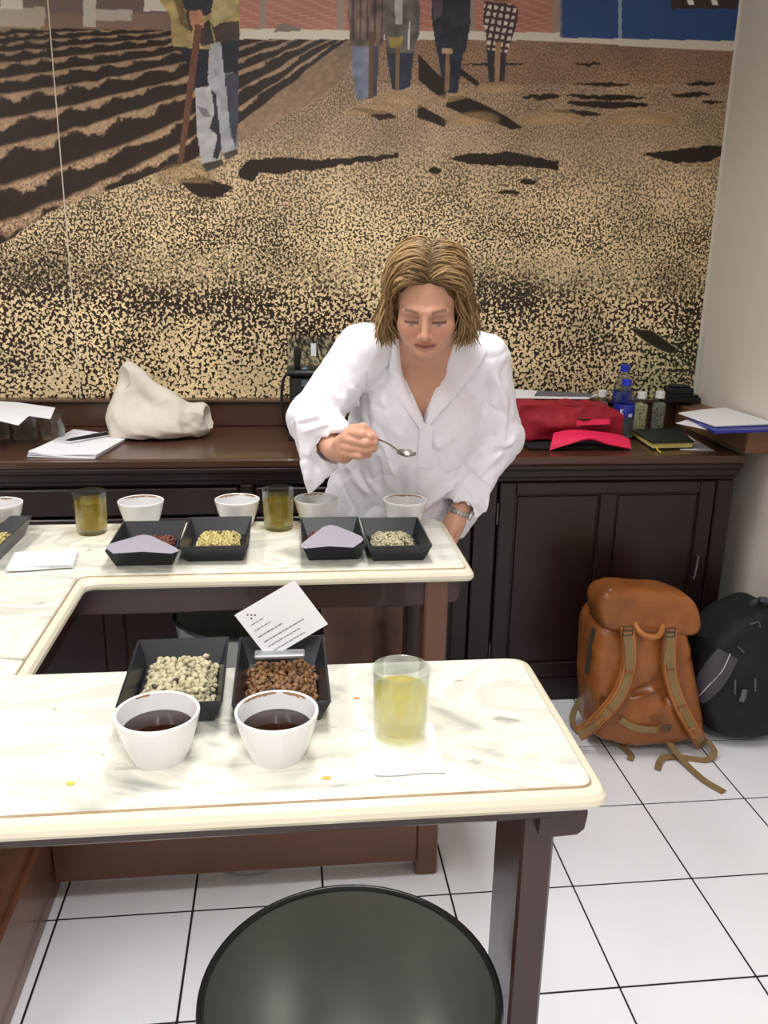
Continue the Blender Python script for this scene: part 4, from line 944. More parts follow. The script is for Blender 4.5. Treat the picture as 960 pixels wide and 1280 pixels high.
# --- green notebook with ribbon, loose paper below
for nm, Pq, z, l in (('paper_sheet', ((845, 540), (854, 541), (893, 564), (850, 562)), CT+.0006, 'white paper tip sticking out from under the dark green notebook'),):
    Q = [at_z(a, b, z) for a, b in Pq]; o = MB().prism([(p[0], p[1]) for p in Q], z, z+.001).build(nm, M['paper'], smooth=False); tag(o, l, 'paper')
e = empty('notebook', (1.27, 2.70, CT), 'dark green hardcover notebook with a yellow ribbon on the counter', 'notebook')
zc_ = CT+.024; Q = [np.array(at_z(a, b, zc_)[:2]) for a, b in ((789, 536.5), (816, 553.5), (868, 552.5), (850, 535))]; ctr = sum(Q)/4
def shrink(k): return [tuple(ctr+(q-ctr)*k) for q in Q]
M['ngreen'] = mat('dark_green_cover', (24, 36, 32), .45, bump=.05, bscale=200); M['pagesy'] = mat('cream_page_block', (222, 208, 130), .8)
rel(MB().prism(shrink(1), zc_-.003, zc_).build('cover', M['ngreen'], smooth=False), e); rel(MB().prism(shrink(1), CT+.002, CT+.005).build('cover', M['ngreen'], smooth=False), e); rel(MB().prism(shrink(.95), CT+.005, zc_-.003).build('page_block', M['pagesy'], smooth=False), e)
r0 = at_z(820, 559, CT+.014); rel(MB().strap([r0+np.array([.002, .01, 0]), r0, r0+np.array([.003, -.012, -.008]), r0+np.array([.008, -.022, -.0125])], np.array([0, -.5, .8]), .004, .0008).build('ribbon', mat('yellow_ribbon', (224, 208, 60), .6)), e)
# --- black boxes on the corner ledge, glass sheet behind them
LZ = .9575
e = empty('black_box', (1.445, 3.015, LZ), 'flat black box on the corner ledge, beneath a smaller one', 'box'); rel(MB().box((1.385, 2.975, LZ), (1.515, 3.060, LZ+.020), bev=.003).build('box_base', M['black'], smooth=False), e); rel(MB().box((1.390, 2.980, LZ+.020), (1.510, 3.055, LZ+.028), bev=.004).build('box_lid', M['black'], smooth=False), e)
e = empty('black_box', (1.442, 3.01, LZ+.028), 'small black box topmost on the corner ledge', 'box'); rel(MB().box((1.402, 2.985, LZ+.028), (1.490, 3.045, LZ+.052), bev=.004).build('box_base', M['black'], smooth=False), e); rel(MB().box((1.408, 2.990, LZ+.052), (1.478, 3.04, LZ+.062), bev=.004).build('box_lid', M['black'], smooth=False), e)
gp = [(1.30, LZ), (1.535, LZ), (1.549, LZ+.045), (1.549, 1.185), (1.538, 1.197), (1.30, 1.197)]
mb = MB(); V = [(x, 3.074, z) for x, z in gp]+[(x, 3.080, z) for x, z in gp]; n = len(gp); mb.add(V, [tuple(range(n)), tuple(range(n, 2*n))[::-1]]+[(i, (i+1) % n, n+(i+1) % n, n+i) for i in range(n)])
o = mb.build('glass_sheet', glassy('greenish_glass_sheet', (250, 254, 252), .02, 1.2, .93), smooth=False); tag(o, 'clear glass sheet with cut corners standing in the corner behind the black boxes', 'glass sheet')
# --- papers and blue folder on the side ledge
e = empty('paper_folder', (1.47, 2.75, .947), 'white papers in a blue-edged folder lying on the side ledge by the right wall', 'folder')
def flat(name, P, z, th, m, dz=0):
    Q = [at_z(a, b, z) for a, b in P]; Q = [(min(q[0], XR-.004), q[1]) for q in Q]; return rel(MB().prism(Q, z-th/2+.0, z+th/2).build(name, m, smooth=False), e)
flat('lower_sheet', ((845, 529), (862, 524), (905, 533), (884, 537)), .9475, .0016, M['paper'])
flat('blue_cover', ((858, 520), (905, 512), (975, 533), (972, 538), (893, 540.5)), .9545, .008, M['blue'])
flat('upper_sheet', ((848, 516.5), (880, 512), (907, 510), (972, 530), (930, 531.5), (894, 533)), .963, .0035, M['paper'])
# ================================================================ the woman tasting
HC = np.array([.3243, 1.9953, 1.351]); _t, _yw, _rl = .33, -.2, .01
HF = np.array([math.sin(_yw)*math.cos(_t), -math.cos(_yw)*math.cos(_t), -math.sin(_t)])
_x = np.array([math.cos(_yw), math.sin(_yw), 0.]); _u = np.cross(_x, HF); _u = _u if _u[2] > 0 else -_u
HX = math.cos(_rl)*_x+math.sin(_rl)*_u; HU = -math.sin(_rl)*_x+math.cos(_rl)*_u
HM = np.stack([HX, HF, HU])
def hl(x, f, u): return HC+x*HX+f*HF+u*HU
def px(a, b, Y): return at_y(a, b, Y)
SL, SR = np.array([.188, 2.165, 1.215]), np.array([.505, 2.170, 1.195])
EL, ER = np.array([.062, 2.125, 1.050]), np.array([.568, 2.205, .985])
WL = px(423, 564, 1.95); WR = np.array([.452, 2.135, .808])
NB = np.array([.345, 2.135, 1.255])
B = SDF()
# trunk and legs (under the clothes)
B.ell((.345, 2.235, 1.11), (.150, .103, .18), .03).cone(NB+np.array([0, .012, -.01]), (.352, 2.170, 1.12), .055, .070, .03).ell((.33, 2.30, .93), (.150, .105, .17), .05)
B.cone((.25, 2.335, .86), (.19, 2.31, .48), .088, .056, .03).cone((.41, 2.335, .86), (.345, 2.30, .48), .088, .056, .03)
B.cone((.19, 2.31, .48), (.185, 2.33, .09), .054, .036, .02).cone((.345, 2.30, .48), (.34, 2.33, .09), .054, .036, .02)
B.cone((.185, 2.33, .06), (.175, 2.20, .035), .035, .03, .02).cone((.34, 2.33, .06), (.335, 2.20, .035), .035, .03, .02)
B.ell((.352, 2.172, 1.13), (.085, .060, .13), .02)
B.cone(SL, NB, .048, .055, .03).cone(SR, NB, .048, .055, .03)
B.ell((.30, 2.155, 1.08), (.065, .062, .07), .04).ell((.41, 2.160, 1.075), (.065, .062, .07), .04)
B.cone(NB, hl(0, -.03, -.045), .058, .053, .03)
# arms
B.cone(SL, EL, .045, .037, .02).cone(EL, WL+np.array([-.012, .02, .002]), .038, .026, .015)
B.cone(SR, ER, .045, .037, .02).cone(ER, WR, .038, .025, .015)
# head
B.ell(hl(0, -.018, .028), (.074, .094, .088), .01, M3=HM)
B.ell(hl(0, .030, -.030), (.063, .060, .080), .02, M3=HM)
B.cone(hl(-.031, .026, -.064), hl(-.009, .062, -.090), .032, .0185, .02).cone(hl(.031, .026, -.064), hl(.009, .062, -.090), .032, .0185, .02)
B.cone(hl(0, .06, -.088), hl(0, .073, -.093), .016, .0135, .015)
for s in (-1, 1):
    B.ell(hl(s*.037, .060, -.036), (.026, .024, .026), .02, M3=HM)
    B.cone(hl(s*.010, .0830, .006), hl(s*.046, .0700, .004), .0085, .0075, .010)
    B.ell(hl(s*.0315, .0925, -.0115), (.0165, .0150, .0095), .008, 's', M3=HM)
    B.ell(hl(s*.0315, .0665, -.0125), (.0145, .0150, .0105), .003, M3=HM)
    B.ell(hl(s*.073, -.006, -.018), (.007, .014, .026), .006, M3=HM)
    B.ell(hl(s*.0115, .0955, -.0490), (.0066, .0085, .0062), .006, M3=HM)
    B.ell(hl(s*.006, .1025, -.0565), (.0034, .0050, .003), .003, 's', M3=HM)
for s in (-1, 1): B.cone(hl(s*.0175, .088, -.052), hl(s*.031, .078, -.076), .0022, .0022, .009, 's')
B.cone(hl(0, .084, .002), hl(0, .1045, -.040), .0070, .0085, .008).ell(hl(0, .1075, -.0450), (.0092, .0092, .0082), .008, M3=HM)
B.ell(hl(0, .079, -.066), (.024, .013, .014), .012, M3=HM)
B.chain([hl(-.0255, .0780, -.0715), hl(-.009, .0895, -.0655), hl(0, .0905, -.0668), hl(.009, .0895, -.0655), hl(.0255, .0780, -.0715)], [.0030, .0048, .0046, .0048, .0030], .004)
B.chain([hl(-.0230, .0785, -.0735), hl(0, .0895, -.0790), hl(.0230, .0785, -.0735)], [.0030, .0058, .0030], .004)
B.chain([hl(-.024, .085, -.0722), hl(0, .0965, -.0728), hl(.024, .085, -.0722)], [.0014, .0016, .0014], .003, 's')
# right hand (at the left of the photograph) pinching the spoon
def H_(a, b, y): return px(a, b, y)
B.chain([WL, H_(429, 555, 1.915), H_(434, 547, 1.898)], [.0235, .020, .0150], .014)
B.chain([WL, H_(430, 568, 1.912), H_(432, 566, 1.896)], [.0220, .018, .0135], .014)
B.chain([H_(434, 541, 1.902), H_(452, 543, 1.868), H_(462, 546, 1.868), H_(470, 548, 1.878)], [.0115, .0098, .0088, .0075], .006)
B.chain([H_(432, 549, 1.895), H_(456, 554, 1.860), H_(467, 553, 1.872), H_(469, 551, 1.884)], [.0115, .0100, .0090, .0078], .004)
B.chain([H_(431, 558, 1.893), H_(457, 563, 1.862), H_(467, 560, 1.874), H_(461, 556, 1.890)], [.0110, .0094, .0084, .0075], .004)
B.chain([H_(432, 567, 1.897), H_(449, 570, 1.868), H_(460, 568, 1.876), H_(456, 564, 1.892)], [.0100, .0084, .0076, .0068], .004)
B.chain([H_(430, 550, 1.925), H_(442, 537, 1.900), H_(454, 534, 1.884), H_(466, 544, 1.880)], [.0140, .0118, .0098, .0080], .006)
# left hand hanging beside the table corner
wd = np.array([.424, 2.130, .735])
B.chain([WR, (WR+wd)/2, wd], [.0240, .0265, .0285], .014)
for i, (dx, l) in enumerate(((-.024, .074), (-.008, .084), (.008, .080), (.023, .064))):
    k0 = wd+np.array([dx*.35, dx*.95, -.010]); k1 = k0+np.array([-.012, .004, -.036*l/.08]); k2 = k1+np.array([-.002, -.001, -.026*l/.08]); k3 = k2+np.array([.006, 0, -.018*l/.08])
    B.chain([k0, k1, k2, k3], [.0105, .0092, .0084, .0070], .004)
B.chain([WR+np.array([-.01, -.018, -.02]), wd+np.array([-.012, -.036, -.012]), wd+np.array([-.010, -.044, -.036]), wd+np.array([-.004, -.044, -.058])], [.0130, .0115, .0095, .0076], .006)
gx = axis_grid(-.02, .70, .010, .0018, ((.255, .395), (.10, .215), (.39, .46)))
gy = axis_grid(1.83, 2.48, .010, .0018, ((1.855, 1.99), (2.08, 2.14)))
gz = axis_grid(.0, 1.50, .012, .0018, ((1.235, 1.395), (1.0, 1.075), (.66, .79)))
BVv, BFf = B.skin(gx, gy, gz)
def skin_colour(V):
    L = (V-HC)@HM.T; x, f, u = L[:, 0], L[:, 1], L[:, 2]; ax_ = np.abs(x); c = np.tile(np.array([204., 154., 130.]), (len(V), 1)); n = vnoise(V[:, 0]*60, V[:, 1]*60, V[:, 2]*60)
    c *= (1+.03*n)[:, None]
    face = (f > .02) & (np.linalg.norm(L, axis=1) < .15)
    def blend(w, col): c[:] = c*(1-w[:, None])+np.array(col)*w[:, None]
    blend(.35*np.exp(-(((ax_-.040)/.018)**2+((u+.042)/.016)**2))*face, (206, 126, 108)); blend(.25*np.exp(-((x/.012)**2+((u+.045)/.012)**2))*face, (204, 124, 104))
    lip = np.exp(-((np.maximum(ax_-.015, 0)/.0095)**4))*np.exp(-(((u+.0722)/.0092)**4))*(f > .074); blend(.8*lip, (164, 92, 84))
    ln = np.exp(-((u+.0724+.0006*np.cos(x*200))/.0015)**2)*(ax_ < .0245)*(f > .072); blend(.85*ln, (78, 36, 34))
    ex = ax_-.031; le = u+.0185+.0018*(1-(ex/.017)**2)
    lash = np.exp(-(le-.0006)**2/(.0021+.0008*np.clip(np.abs(ex)*0+.5-ex*np.sign(x)*-40, 0, 1))**2)*(np.abs(ex) < .0165)*(f > .055); blend(.92*lash, (50, 32, 28))
    lo2 = le+.0040; wht = np.exp(-(lo2/.0016)**2)*(np.abs(ex) < .0125)*(f > .055); blend(.55*wht, (196, 172, 164)); iris = np.exp(-(lo2/.0020)**2)*np.exp(-(ex/.0050)**4)*(f > .055); blend(.85*iris, (58, 44, 40))
    crease = np.exp(-((u+.0065+.0030*(ex/.015)**2)/.0014)**2)*(np.abs(ex) < .016)*(f > .055); blend(.40*crease, (140, 92, 78))
    blend(.50*np.exp(-((ex/.018)**2+((u+.009)/.009)**2))*face, (140, 98, 86)); blend(.35*np.exp(-(((ax_-.016)/.007)**2+((u+.008)/.010)**2))*face, (132, 90, 78)); blend(.30*np.exp(-((ex/.016)**2+((u+.026)/.005)**2))*face, (160, 112, 98))  # eye-socket and under-eye shade painted into the skin tint
    br = u-.0050-.0030*(1-((ax_-.036)/.02)**2); bw = np.exp(-(br/.0034)**2)*(ax_ > .014)*(ax_ < .0475)*(f > .055); blend(.80*bw, (116, 82, 58))
    nos = np.exp(-(((ax_-.0065)/.003)**2+((u+.0560)/.0025)**2))*(f > .09); blend(.6*nos, (110, 62, 52))
    return np.clip(c, 0, 255)
M['skin'] = mat('skin', (206, 158, 134), .48, attr='tint', sss=.12, bump=.04, bscale=220)
per = empty('person', (.335, 2.31, 0), 'person in a loose white shirt and taupe trousers leaning over the table with a spoon', 'person')
body = rel(fast_mesh('body', BVv, BFf, M['skin'], None, skin_colour(BVv)), per)

# ---- trousers and shoes
TR = SDF()
TR.ell((.33, 2.325, .90), (.165, .125, .13), .05)
TR.cone((.25, 2.335, .86), (.175, 2.305, .48), .100, .080, .03).cone((.41, 2.335, .86), (.345, 2.30, .48), .100, .080, .03)
TR.cone((.175, 2.305, .48), (.18, 2.33, .07), .080, .072, .03).cone((.345, 2.30, .48), (.34, 2.33, .07), .080, .072, .03)
TR.plane((0, 0, -1), -.055, .004)
V, F = TR.skin(np.arange(.05, .56, .009), np.arange(2.15, 2.5, .009), np.arange(.03, 1.06, .009))
V = V+vnormals(V, F)*(.003*vnoise(V[:, 0]*14, V[:, 1]*14, V[:, 2]*30))[:, None]
rel(fast_mesh('trousers', V, F, mat('taupe_trousers', (124, 96, 86), .85, var=.3, vscale=25, bump=.1, bscale=300)), per)
for x in (.178, .338):
    S = SDF().cone((x, 2.34, .05), (x-.005, 2.18, .04), .046, .040, .03).plane((0, 0, -1), -.002)
    V, F = S.skin(np.arange(x-.08, x+.08, .008), np.arange(2.09, 2.43, .008), np.arange(-.008, .12, .007)); rel(fast_mesh('shoe', V, F, mat('dark_shoe', (40, 34, 32), .5)), per)

# ---- shirt
S = SDF()
NBs = NB+np.array([0, .02, 0])
S.ell((.345, 2.235, 1.11), (.170, .115, .175), .03).ell((.335, 2.295, .92), (.192, .138, .20), .08)
S.ell((.325, 2.315, .78), (.218, .155, .16), .08).ell((.30, 2.150, 1.075), (.078, .072, .085), .05).ell((.412, 2.155, 1.07), (.078, .072, .085), .05)
S.ell((.345, 2.155, .98), (.13, .07, .12), .08)
S.cone(SL, NBs, .060, .066, .03).cone(SR, NBs, .060, .066, .03)
S.cone(SL, EL, .067, .062, .03).cone(SR, ER, .067, .060, .03)
S.cone(EL, EL+np.array([.035, -.10, -.016]), .063, .058, .02)                               # forearm sleeve towards the hand
cuffP = [px(372, 524, 2.03), px(396, 518, 2.03), px(419, 542, 2.03), px(418, 580, 2.03), px(387, 609, 2.03), px(378, 575, 2.03)]
S.prism([(p[0], p[2]) for p in cuffP], 1.990, 2.055, .006, .03)
fa = (WR-ER); fa /= np.linalg.norm(fa)
S.cone(ER, WR-fa*.022, .058, .041, .03)
cf2 = [px(568, 622, 2.14), px(586, 590, 2.14), px(610, 604, 2.14), px(604, 636, 2.14), px(593, 641, 2.14), px(570, 630, 2.14)]
S.prism([(p[0], p[2]) for p in cf2], 2.112, 2.158, .004, .03)
S.cone(NBs+np.array([0, .0, .0]), NBs+np.array([.0, .012, .052]), .078, .070, .02)            # collar stand
S.plane((0, 0, -1), -.690, .004)
# openings: neck, V front, both cuffs
S.ell(NB+np.array([0, -.035, .045]), (.064, .075, .080), .008, 's')
vp = [px(503, 396, 2.06), px(500, 430, 2.06), px(508, 470, 2.06), px(531, 528, 2.06), px(552, 476, 2.06), px(568, 432, 2.06), px(580, 396, 2.06)]
S.prism([(p[0], p[2]) for p in vp], 1.90, 2.200, 0, .004, 's')
S.cone(WR-fa*.030, WR+fa*.06, .040, .052, .004, 's')
S.cone(np.array([.098, 2.02, 1.010]), WL+np.array([.015, -.03, 0]), .034, .046, .004, 's')
st = .0042
V, F = S.skin(np.arange(-.06, .70, st), np.arange(1.90, 2.50, st), np.arange(.68, 1.36, st))
def on(a, b):
    d = ray(a, b); p = S.hit(CAM, d, 1.6, 2.9, 500)
    return p if p is not None else at_y(a, b, 2.12)
folds = []
def fo(a, b, w_, h): folds.append((on(*a), on(*b), w_*.85, h*1.6))
for q in [((378, 515), (408, 506), .010, .007), ((372, 530), (400, 524), .008, -.006), ((385, 500), (425, 512), .012, -.007), ((392, 480), (432, 500), .012, .007), ((430, 470), (452, 520), .010, .008), ((440, 440), (455, 500), .012, -.006), ((418, 455), (440, 490), .014, .006),
          ((455, 505), (470, 560), .010, -.007), ((462, 500), (500, 545), .012, .005), ((425, 600), (470, 560), .012, -.006), ((432, 580), (465, 620), .014, .007), ((455, 590), (500, 640), .016, .007), ((470, 570), (480, 630), .012, -.006),
          ((575, 590), (605, 545), .010, -.009), ((560, 610), (600, 560), .012, .008), ((545, 640), (590, 580), .014, -.007), ((520, 640), (570, 600), .016, .007), ((606, 520), (612, 480), .012, -.006), ((615, 565), (640, 560), .008, -.007), ((612, 580), (645, 545), .009, .006), ((600, 600), (632, 575), .009, -.006), ((620, 470), (636, 520), .012, .005), ((606, 440), (610, 500), .010, -.005),
          ((385, 560), (384, 605), .010, .005), ((400, 545), (396, 590), .010, -.005), ((408, 540), (410, 580), .008, .004), ((580, 600), (600, 632), .009, .005), ((595, 596), (610, 630), .007, -.004), ((500, 590), (505, 640), .014, -.005), ((470, 470), (490, 530), .014, .004), ((540, 560), (575, 540), .016, .004), ((452, 418), (460, 470), .0045, -.005), ((460, 470), (456, 512), .0045, -.005), ((604, 420), (610, 470), .0045, -.005), ((610, 470), (602, 525), .0045, -.005), ((602, 525), (580, 580), .006, -.006), ((424, 430), (428, 470), .009, -.005), ((405, 470), (420, 500), .008, .006), ((380, 540), (410, 530), .006, .005), ((520, 590), (520, 640), .008, -.003), ((480, 560), (495, 600), .008, .004), ((632, 520), (628, 560), .008, .005), ((590, 560), (618, 545), .006, -.006)]:
    fo(*q)
V = fold_pass(V, F, folds)
V = V+vnormals(V, F)*(.0022*vnoise(V[:, 0]*26, V[:, 1]*26, V[:, 2]*16)+.0012*vnoise(V[:, 0]*55+5, V[:, 1]*55, V[:, 2]*40)-.0034*np.clip(1-5*np.abs(vnoise(V[:, 0]*13+V[:, 2]*9, V[:, 1]*9+3, V[:, 2]*11-V[:, 0]*6)), 0, 1)**1.5-.0014*np.clip(1-4*np.abs(vnoise(V[:, 0]*25-V[:, 2]*12, V[:, 1]*20, V[:, 2]*14+7)), 0, 1))[:, None]
M['shirt'] = mat('white_cotton_shirt', (240, 239, 248), .8, var=.12, vscale=9, col2=(232, 231, 242), bump=.03, bscale=400, sheen=.1)
rel(fast_mesh('shirt', V, F, M['shirt']), per)
# ---- lapels, placket, collar as cloth laid on the shirt front
def laid(name, rows, lift, th, n=10):
    """rows: list of (pixel polyline a) -> grid of points lifted off the shirt front"""
    R = [cat_rom([list(p) for p in r], 6) for r in rows]; G = []
    for r in R:
        k = np.linspace(0, len(r)-1, n*2); G.append(np.stack([np.interp(k, np.arange(len(r)), r[:, i]) for i in (0, 1)], 1))
    G = np.array(G); A = []
    for t in np.linspace(0, len(G)-1, n):
        i = min(int(t), len(G)-2); A.append(G[i]*(1-(t-i))+G[i+1]*(t-i))
    P = []
    for i, r in enumerate(A):
        row = []
        for j, (a, b) in enumerate(r):
            d = ray(a, b); dn = d/np.linalg.norm(d); h = S.hit(CAM, d, 1.6, 2.9, 300)
            row.append(h-dn*(lift(i/(n-1), j/(2*n-1))) if h is not None else [np.nan]*3)
        P.append(row)
    P = np.array(P)
    for i in range(P.shape[0]):                # where the line misses the cloth (in the open V) carry on from the neighbours
        for j in range(P.shape[1]):
            if np.isnan(P[i, j, 0]) or (i and abs(P[i, j, 1]-np.nanmedian(P[:, j, 1])) > .035):
                good = P[:, j, 1][~np.isnan(P[:, j, 1])]; Y = np.median(good) if len(good) else 2.08
                P[i, j] = at_y(A[i][j][0], A[i][j][1], Y)
    P[:, :, 1] = (P[:, :, 1]+np.roll(P[:, :, 1], 1, 1)*0+0)
    for _ in range(3):
        Q = P.copy(); Q[1:-1, 1:-1] = (P[1:-1, 1:-1]*2+P[:-2, 1:-1]+P[2:, 1:-1]+P[1:-1, :-2]+P[1:-1, 2:])/6; P = Q
    return rel(MB().grid(P, -th).build(name, M['shirt'], auto=60), per)
laid('lapel', [[(567, 431), (556, 466), (543, 500), (532, 528)], [(588, 424), (580, 468), (560, 505), (538, 532)], [(604, 424), (604, 448), (572, 492), (540, 524)]], lambda a, b: .004+.012*math.sin(math.pi*min(1, a*1.1))*(1-b), .0014)
laid('lapel', [[(502, 424), (505, 458), (516, 495), (531, 528)], [(496, 424), (496, 465), (512, 505), (534, 540)], [(491, 424), (487, 474), (508, 512), (539, 556)]], lambda a, b: .004+.010*math.sin(math.pi*min(1, a*1.1))*(1-b), .0014)
laid('placket', [[(525, 530), (523, 560), (522, 584)], [(533, 530), (532, 560), (531, 585)], [(541, 532), (540, 560), (539, 585)]], lambda a, b: .0045, .0022)

# ---- hair: a soft under-mass and many strands that fall from a parting
HR = SDF()
def el(c, r, k=.02, op='u'): HR.ell(hl(*c), r, k, op, HM)
el((0, -.026, .036), (.080, .098, .090)); el((0, -.080, -.02), (.080, .055, .095), .04)
for s in (-1, 1):
    HR.cone(hl(s*.070, -.016, .045), hl(s*.082, -.008, -.020), .022, .024, .03); HR.cone(hl(s*.082, -.008, -.020), hl(s*.085, .002, -.060), .024, .012, .03)
    HR.cone(hl(s*.070, -.050, .0), hl(s*.074, -.045, -.070), .034, .020, .03)
HR.ell(hl(0, .098, -.020), (.0650, .085, .0985), .006, 's', HM)
HR.ell(hl(0, .080, -.06), (.0655, .080, .090), .008, 's', HM)
gs = .0045; lo_, hi_ = HC-.19, HC+.19
V, F = HR.skin(np.arange(lo_[0], hi_[0], gs), np.arange(lo_[1], hi_[1], gs), np.arange(lo_[2], hi_[2], gs))
V = V+vnormals(V, F)*(.003*vnoise(V[:, 0]*40, V[:, 1]*40, V[:, 2]*22))[:, None]
def hair_col(t, n): a = np.array([112, 84, 52.]); b = np.array([176, 142, 92.]); return a+(b-a)*t
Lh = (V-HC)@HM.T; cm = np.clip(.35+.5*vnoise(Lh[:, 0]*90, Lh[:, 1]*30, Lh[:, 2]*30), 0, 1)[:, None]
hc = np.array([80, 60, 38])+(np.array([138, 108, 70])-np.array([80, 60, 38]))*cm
M['hair'] = mat('blond_brown_hair', (150, 118, 76), .55, attr='tint', spec=.22)
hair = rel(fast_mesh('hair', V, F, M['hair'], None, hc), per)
g = np.random.default_rng(11); SV = []; SF = []; SCo = []; nb = 0
PB = np.array([.010, .0, .0])
for i in range(2600):
    s = -1 if g.random() < .5 else 1
    p0 = g.random(); a0 = math.radians(24+112*p0)
    sk = np.array([.074, .096, .090]); c0 = np.array([0, -.022, .030])
    d0 = np.array([.10+s*.02+g.normal()*.02, math.cos(a0), math.sin(a0)]); d0 /= np.linalg.norm(d0)
    layer = g.random(); side_f = .42-.95*p0+g.normal()*.10
    d1 = np.array([s*1.0, side_f, -.22+.18*p0]); d1 /= np.linalg.norm(d1)
    lift = (.50*(1-p0)+.12)*(.1+1.15*g.random())
    dm = d0+d1; dm /= np.linalg.norm(dm); dm = dm+np.array([s*.05, -.22*(1-p0), lift]); dm /= np.linalg.norm(dm)
    n1 = 11; P = []
    for q in np.linspace(0, 1, n1):
        dd = (1-q)**2*d0+2*q*(1-q)*dm*1.15+q*q*d1; dd /= np.linalg.norm(dd)
        sc_ = 1.035+(.10+.16*layer)*math.sin(min(1, q*1.25)*math.pi*.5)+.05*math.sin(q*math.pi)*(1-p0)
        P.append(c0+dd*sk*sc_)
    last = P[-1]; fall = .070+.040*g.random(); flare = g.normal()*.014+.010
    for q in np.linspace(0, 1, 6)[1:]:
        out = np.array([s*1.0, side_f*.35, 0]); P.append(last+np.array([0, .020*q*(1-p0), -fall*q])+out*(.010*math.sin(q*2.6)+flare*q*q-.010*q**3))
    P = np.array(P); k = np.arange(len(P)); ph = g.random()*6.28; am = .0030+.0042*g.random()
    P[:, 0] += am*np.sin(k*.75+ph)*np.clip(k/6, 0, 1); P[:, 1] += am*np.cos(k*.8+ph)*np.clip(k/6, 0, 1); P[:, 2] += .5*am*np.sin(k*.7+ph)
    P[1:] += g.normal(size=3)*.0020
    L = P@HM+HC; n = len(L); rad = (.0017+.0014*g.random())*np.clip(np.minimum((k+1.5)/3, (n-k)/4.0), .15, 1)
    T_ = np.gradient(L, axis=0); T_ /= np.linalg.norm(T_, axis=1)[:, None]+1e-9; ctr = hl(0, -.03, .03); O = L-ctr; A = np.cross(T_, O); A /= np.linalg.norm(A, axis=1)[:, None]+1e-9; Bn = np.cross(A, T_)
    for jj, (ca, cb) in enumerate(((-1.3, -.3), (0, .8), (1.3, -.3))): SV.append(L+A*(rad*ca)[:, None]+Bn*(rad*cb)[:, None])
    for a in range(n-1):
        for b in range(3):
            c_ = (b+1) % 3; SF.append((nb+b*n+a, nb+c_*n+a, nb+c_*n+a+1, nb+b*n+a+1))
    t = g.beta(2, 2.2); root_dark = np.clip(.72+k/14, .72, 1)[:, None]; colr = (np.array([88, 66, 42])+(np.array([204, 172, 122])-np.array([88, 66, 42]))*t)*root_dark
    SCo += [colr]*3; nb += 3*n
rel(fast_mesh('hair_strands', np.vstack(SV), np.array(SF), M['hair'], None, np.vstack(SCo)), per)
# ---- earring and watch
ep = hl(.078, .004, -.046)
rel(MB().lathe([(0, -.006), (.0035, -.005), (.005, 0), (.0035, .005), (0, .006)], 12, c=ep).build('earring', mat('silver_earring', (200, 200, 205), .2, 1)), per)
ax1 = (wd-WR)/np.linalg.norm(wd-WR); fx = np.cross(ax1, [0, 1, 0]); fx /= np.linalg.norm(fx); fy = np.cross(fx, ax1); wc = WR+ax1*.004
ring = [wc+fx*(.0305*math.cos(t))+fy*(.0270*math.sin(t)) for t in np.linspace(0, math.tau, 29)[:-1]]
wv = rel(MB().tube(ring, .0042, 6, closed=True).build('wristwatch', M['steel']), per); wv['label'] = 'steel bracelet wristwatch'
lk = MB()
for i, t in enumerate(np.linspace(0, math.tau, 25)[:-1]):
    p = wc+fx*(.0320*math.cos(t))+fy*(.0285*math.sin(t)); tang = -fx*math.sin(t)+fy*math.cos(t); nr = fx*math.cos(t)+fy*math.sin(t)
    Q = [p+tang*a*.0033+ax1*b*.0065+nr*c for c in (-.003, .0022) for a, b in ((-1, -1), (1, -1), (1, 1), (-1, 1))]
    lk.add(Q, [(3, 2, 1, 0), (4, 5, 6, 7), (0, 1, 5, 4), (1, 2, 6, 5), (2, 3, 7, 6), (3, 0, 4, 7)])
o = lk.build('bracelet_link', M['steel'], smooth=False); o.parent = wv
tf = -.35; nr = fx*math.cos(tf)+fy*math.sin(tf); tang = -fx*math.sin(tf)+fy*math.cos(tf); fc = wc+fx*(.0325*math.cos(tf))+fy*(.029*math.sin(tf))
V = []; nn = 20
for r_, h_ in ((.0135, -.003), (.0140, .004), (.0115, .0055), (0, .0055)): V += [fc+nr*h_+(tang*math.cos(a)+ax1*math.sin(a))*r_ for a in np.linspace(0, math.tau, nn+1)[:-1]]
F = [(i*nn+k, i*nn+(k+1) % nn, (i+1)*nn+(k+1) % nn, (i+1)*nn+k) for i in range(3) for k in range(nn)]
o = MB().add(V, F).build('watch_face', mat('watch_dial', (225, 225, 222), .25, .3)); o.parent = wv
# ---- nails
# ---- the spoon in her hand
sp = empty('tasting_spoon', tuple(px(508, 566, 1.84)), 'shiny metal tasting spoon held over the bowls', 'spoon')
hp = cat_rom([px(448, 541, 1.893), px(462, 546, 1.882), px(472, 549, 1.874), (px(484, 554, 1.860)), px(493, 560, 1.850), px(498, 564, 1.846)], 6)
k = np.linspace(0, 1, len(hp)); wdt = .0050-.0018*np.sin(k*math.pi*.9); mbs = MB().strap(hp, np.array([0, -.35, .94]), wdt, .0022); rel(mbs.build('spoon_handle', M['steel'], auto=60), sp)
bc = px(508, 565.5, 1.842); bx = np.array([.93, -.28, -.10]); bx /= np.linalg.norm(bx); bz = np.array([.05, -.30, .95]); bz -= bx*(bz@bx); bz /= np.linalg.norm(bz); by = np.cross(bz, bx)
V = []; F = []; nr_, na = 7, 28
for lay, dz in ((0, 0), (1, -.0011)):
    for i in range(nr_):
        q = i/(nr_-1)
        for a in range(na):
            t = a*math.tau/na; V.append(bc+bx*(.0225*q*math.cos(t))+by*(.0165*q*math.sin(t))+bz*(-.0085*(1-q*q)+dz))
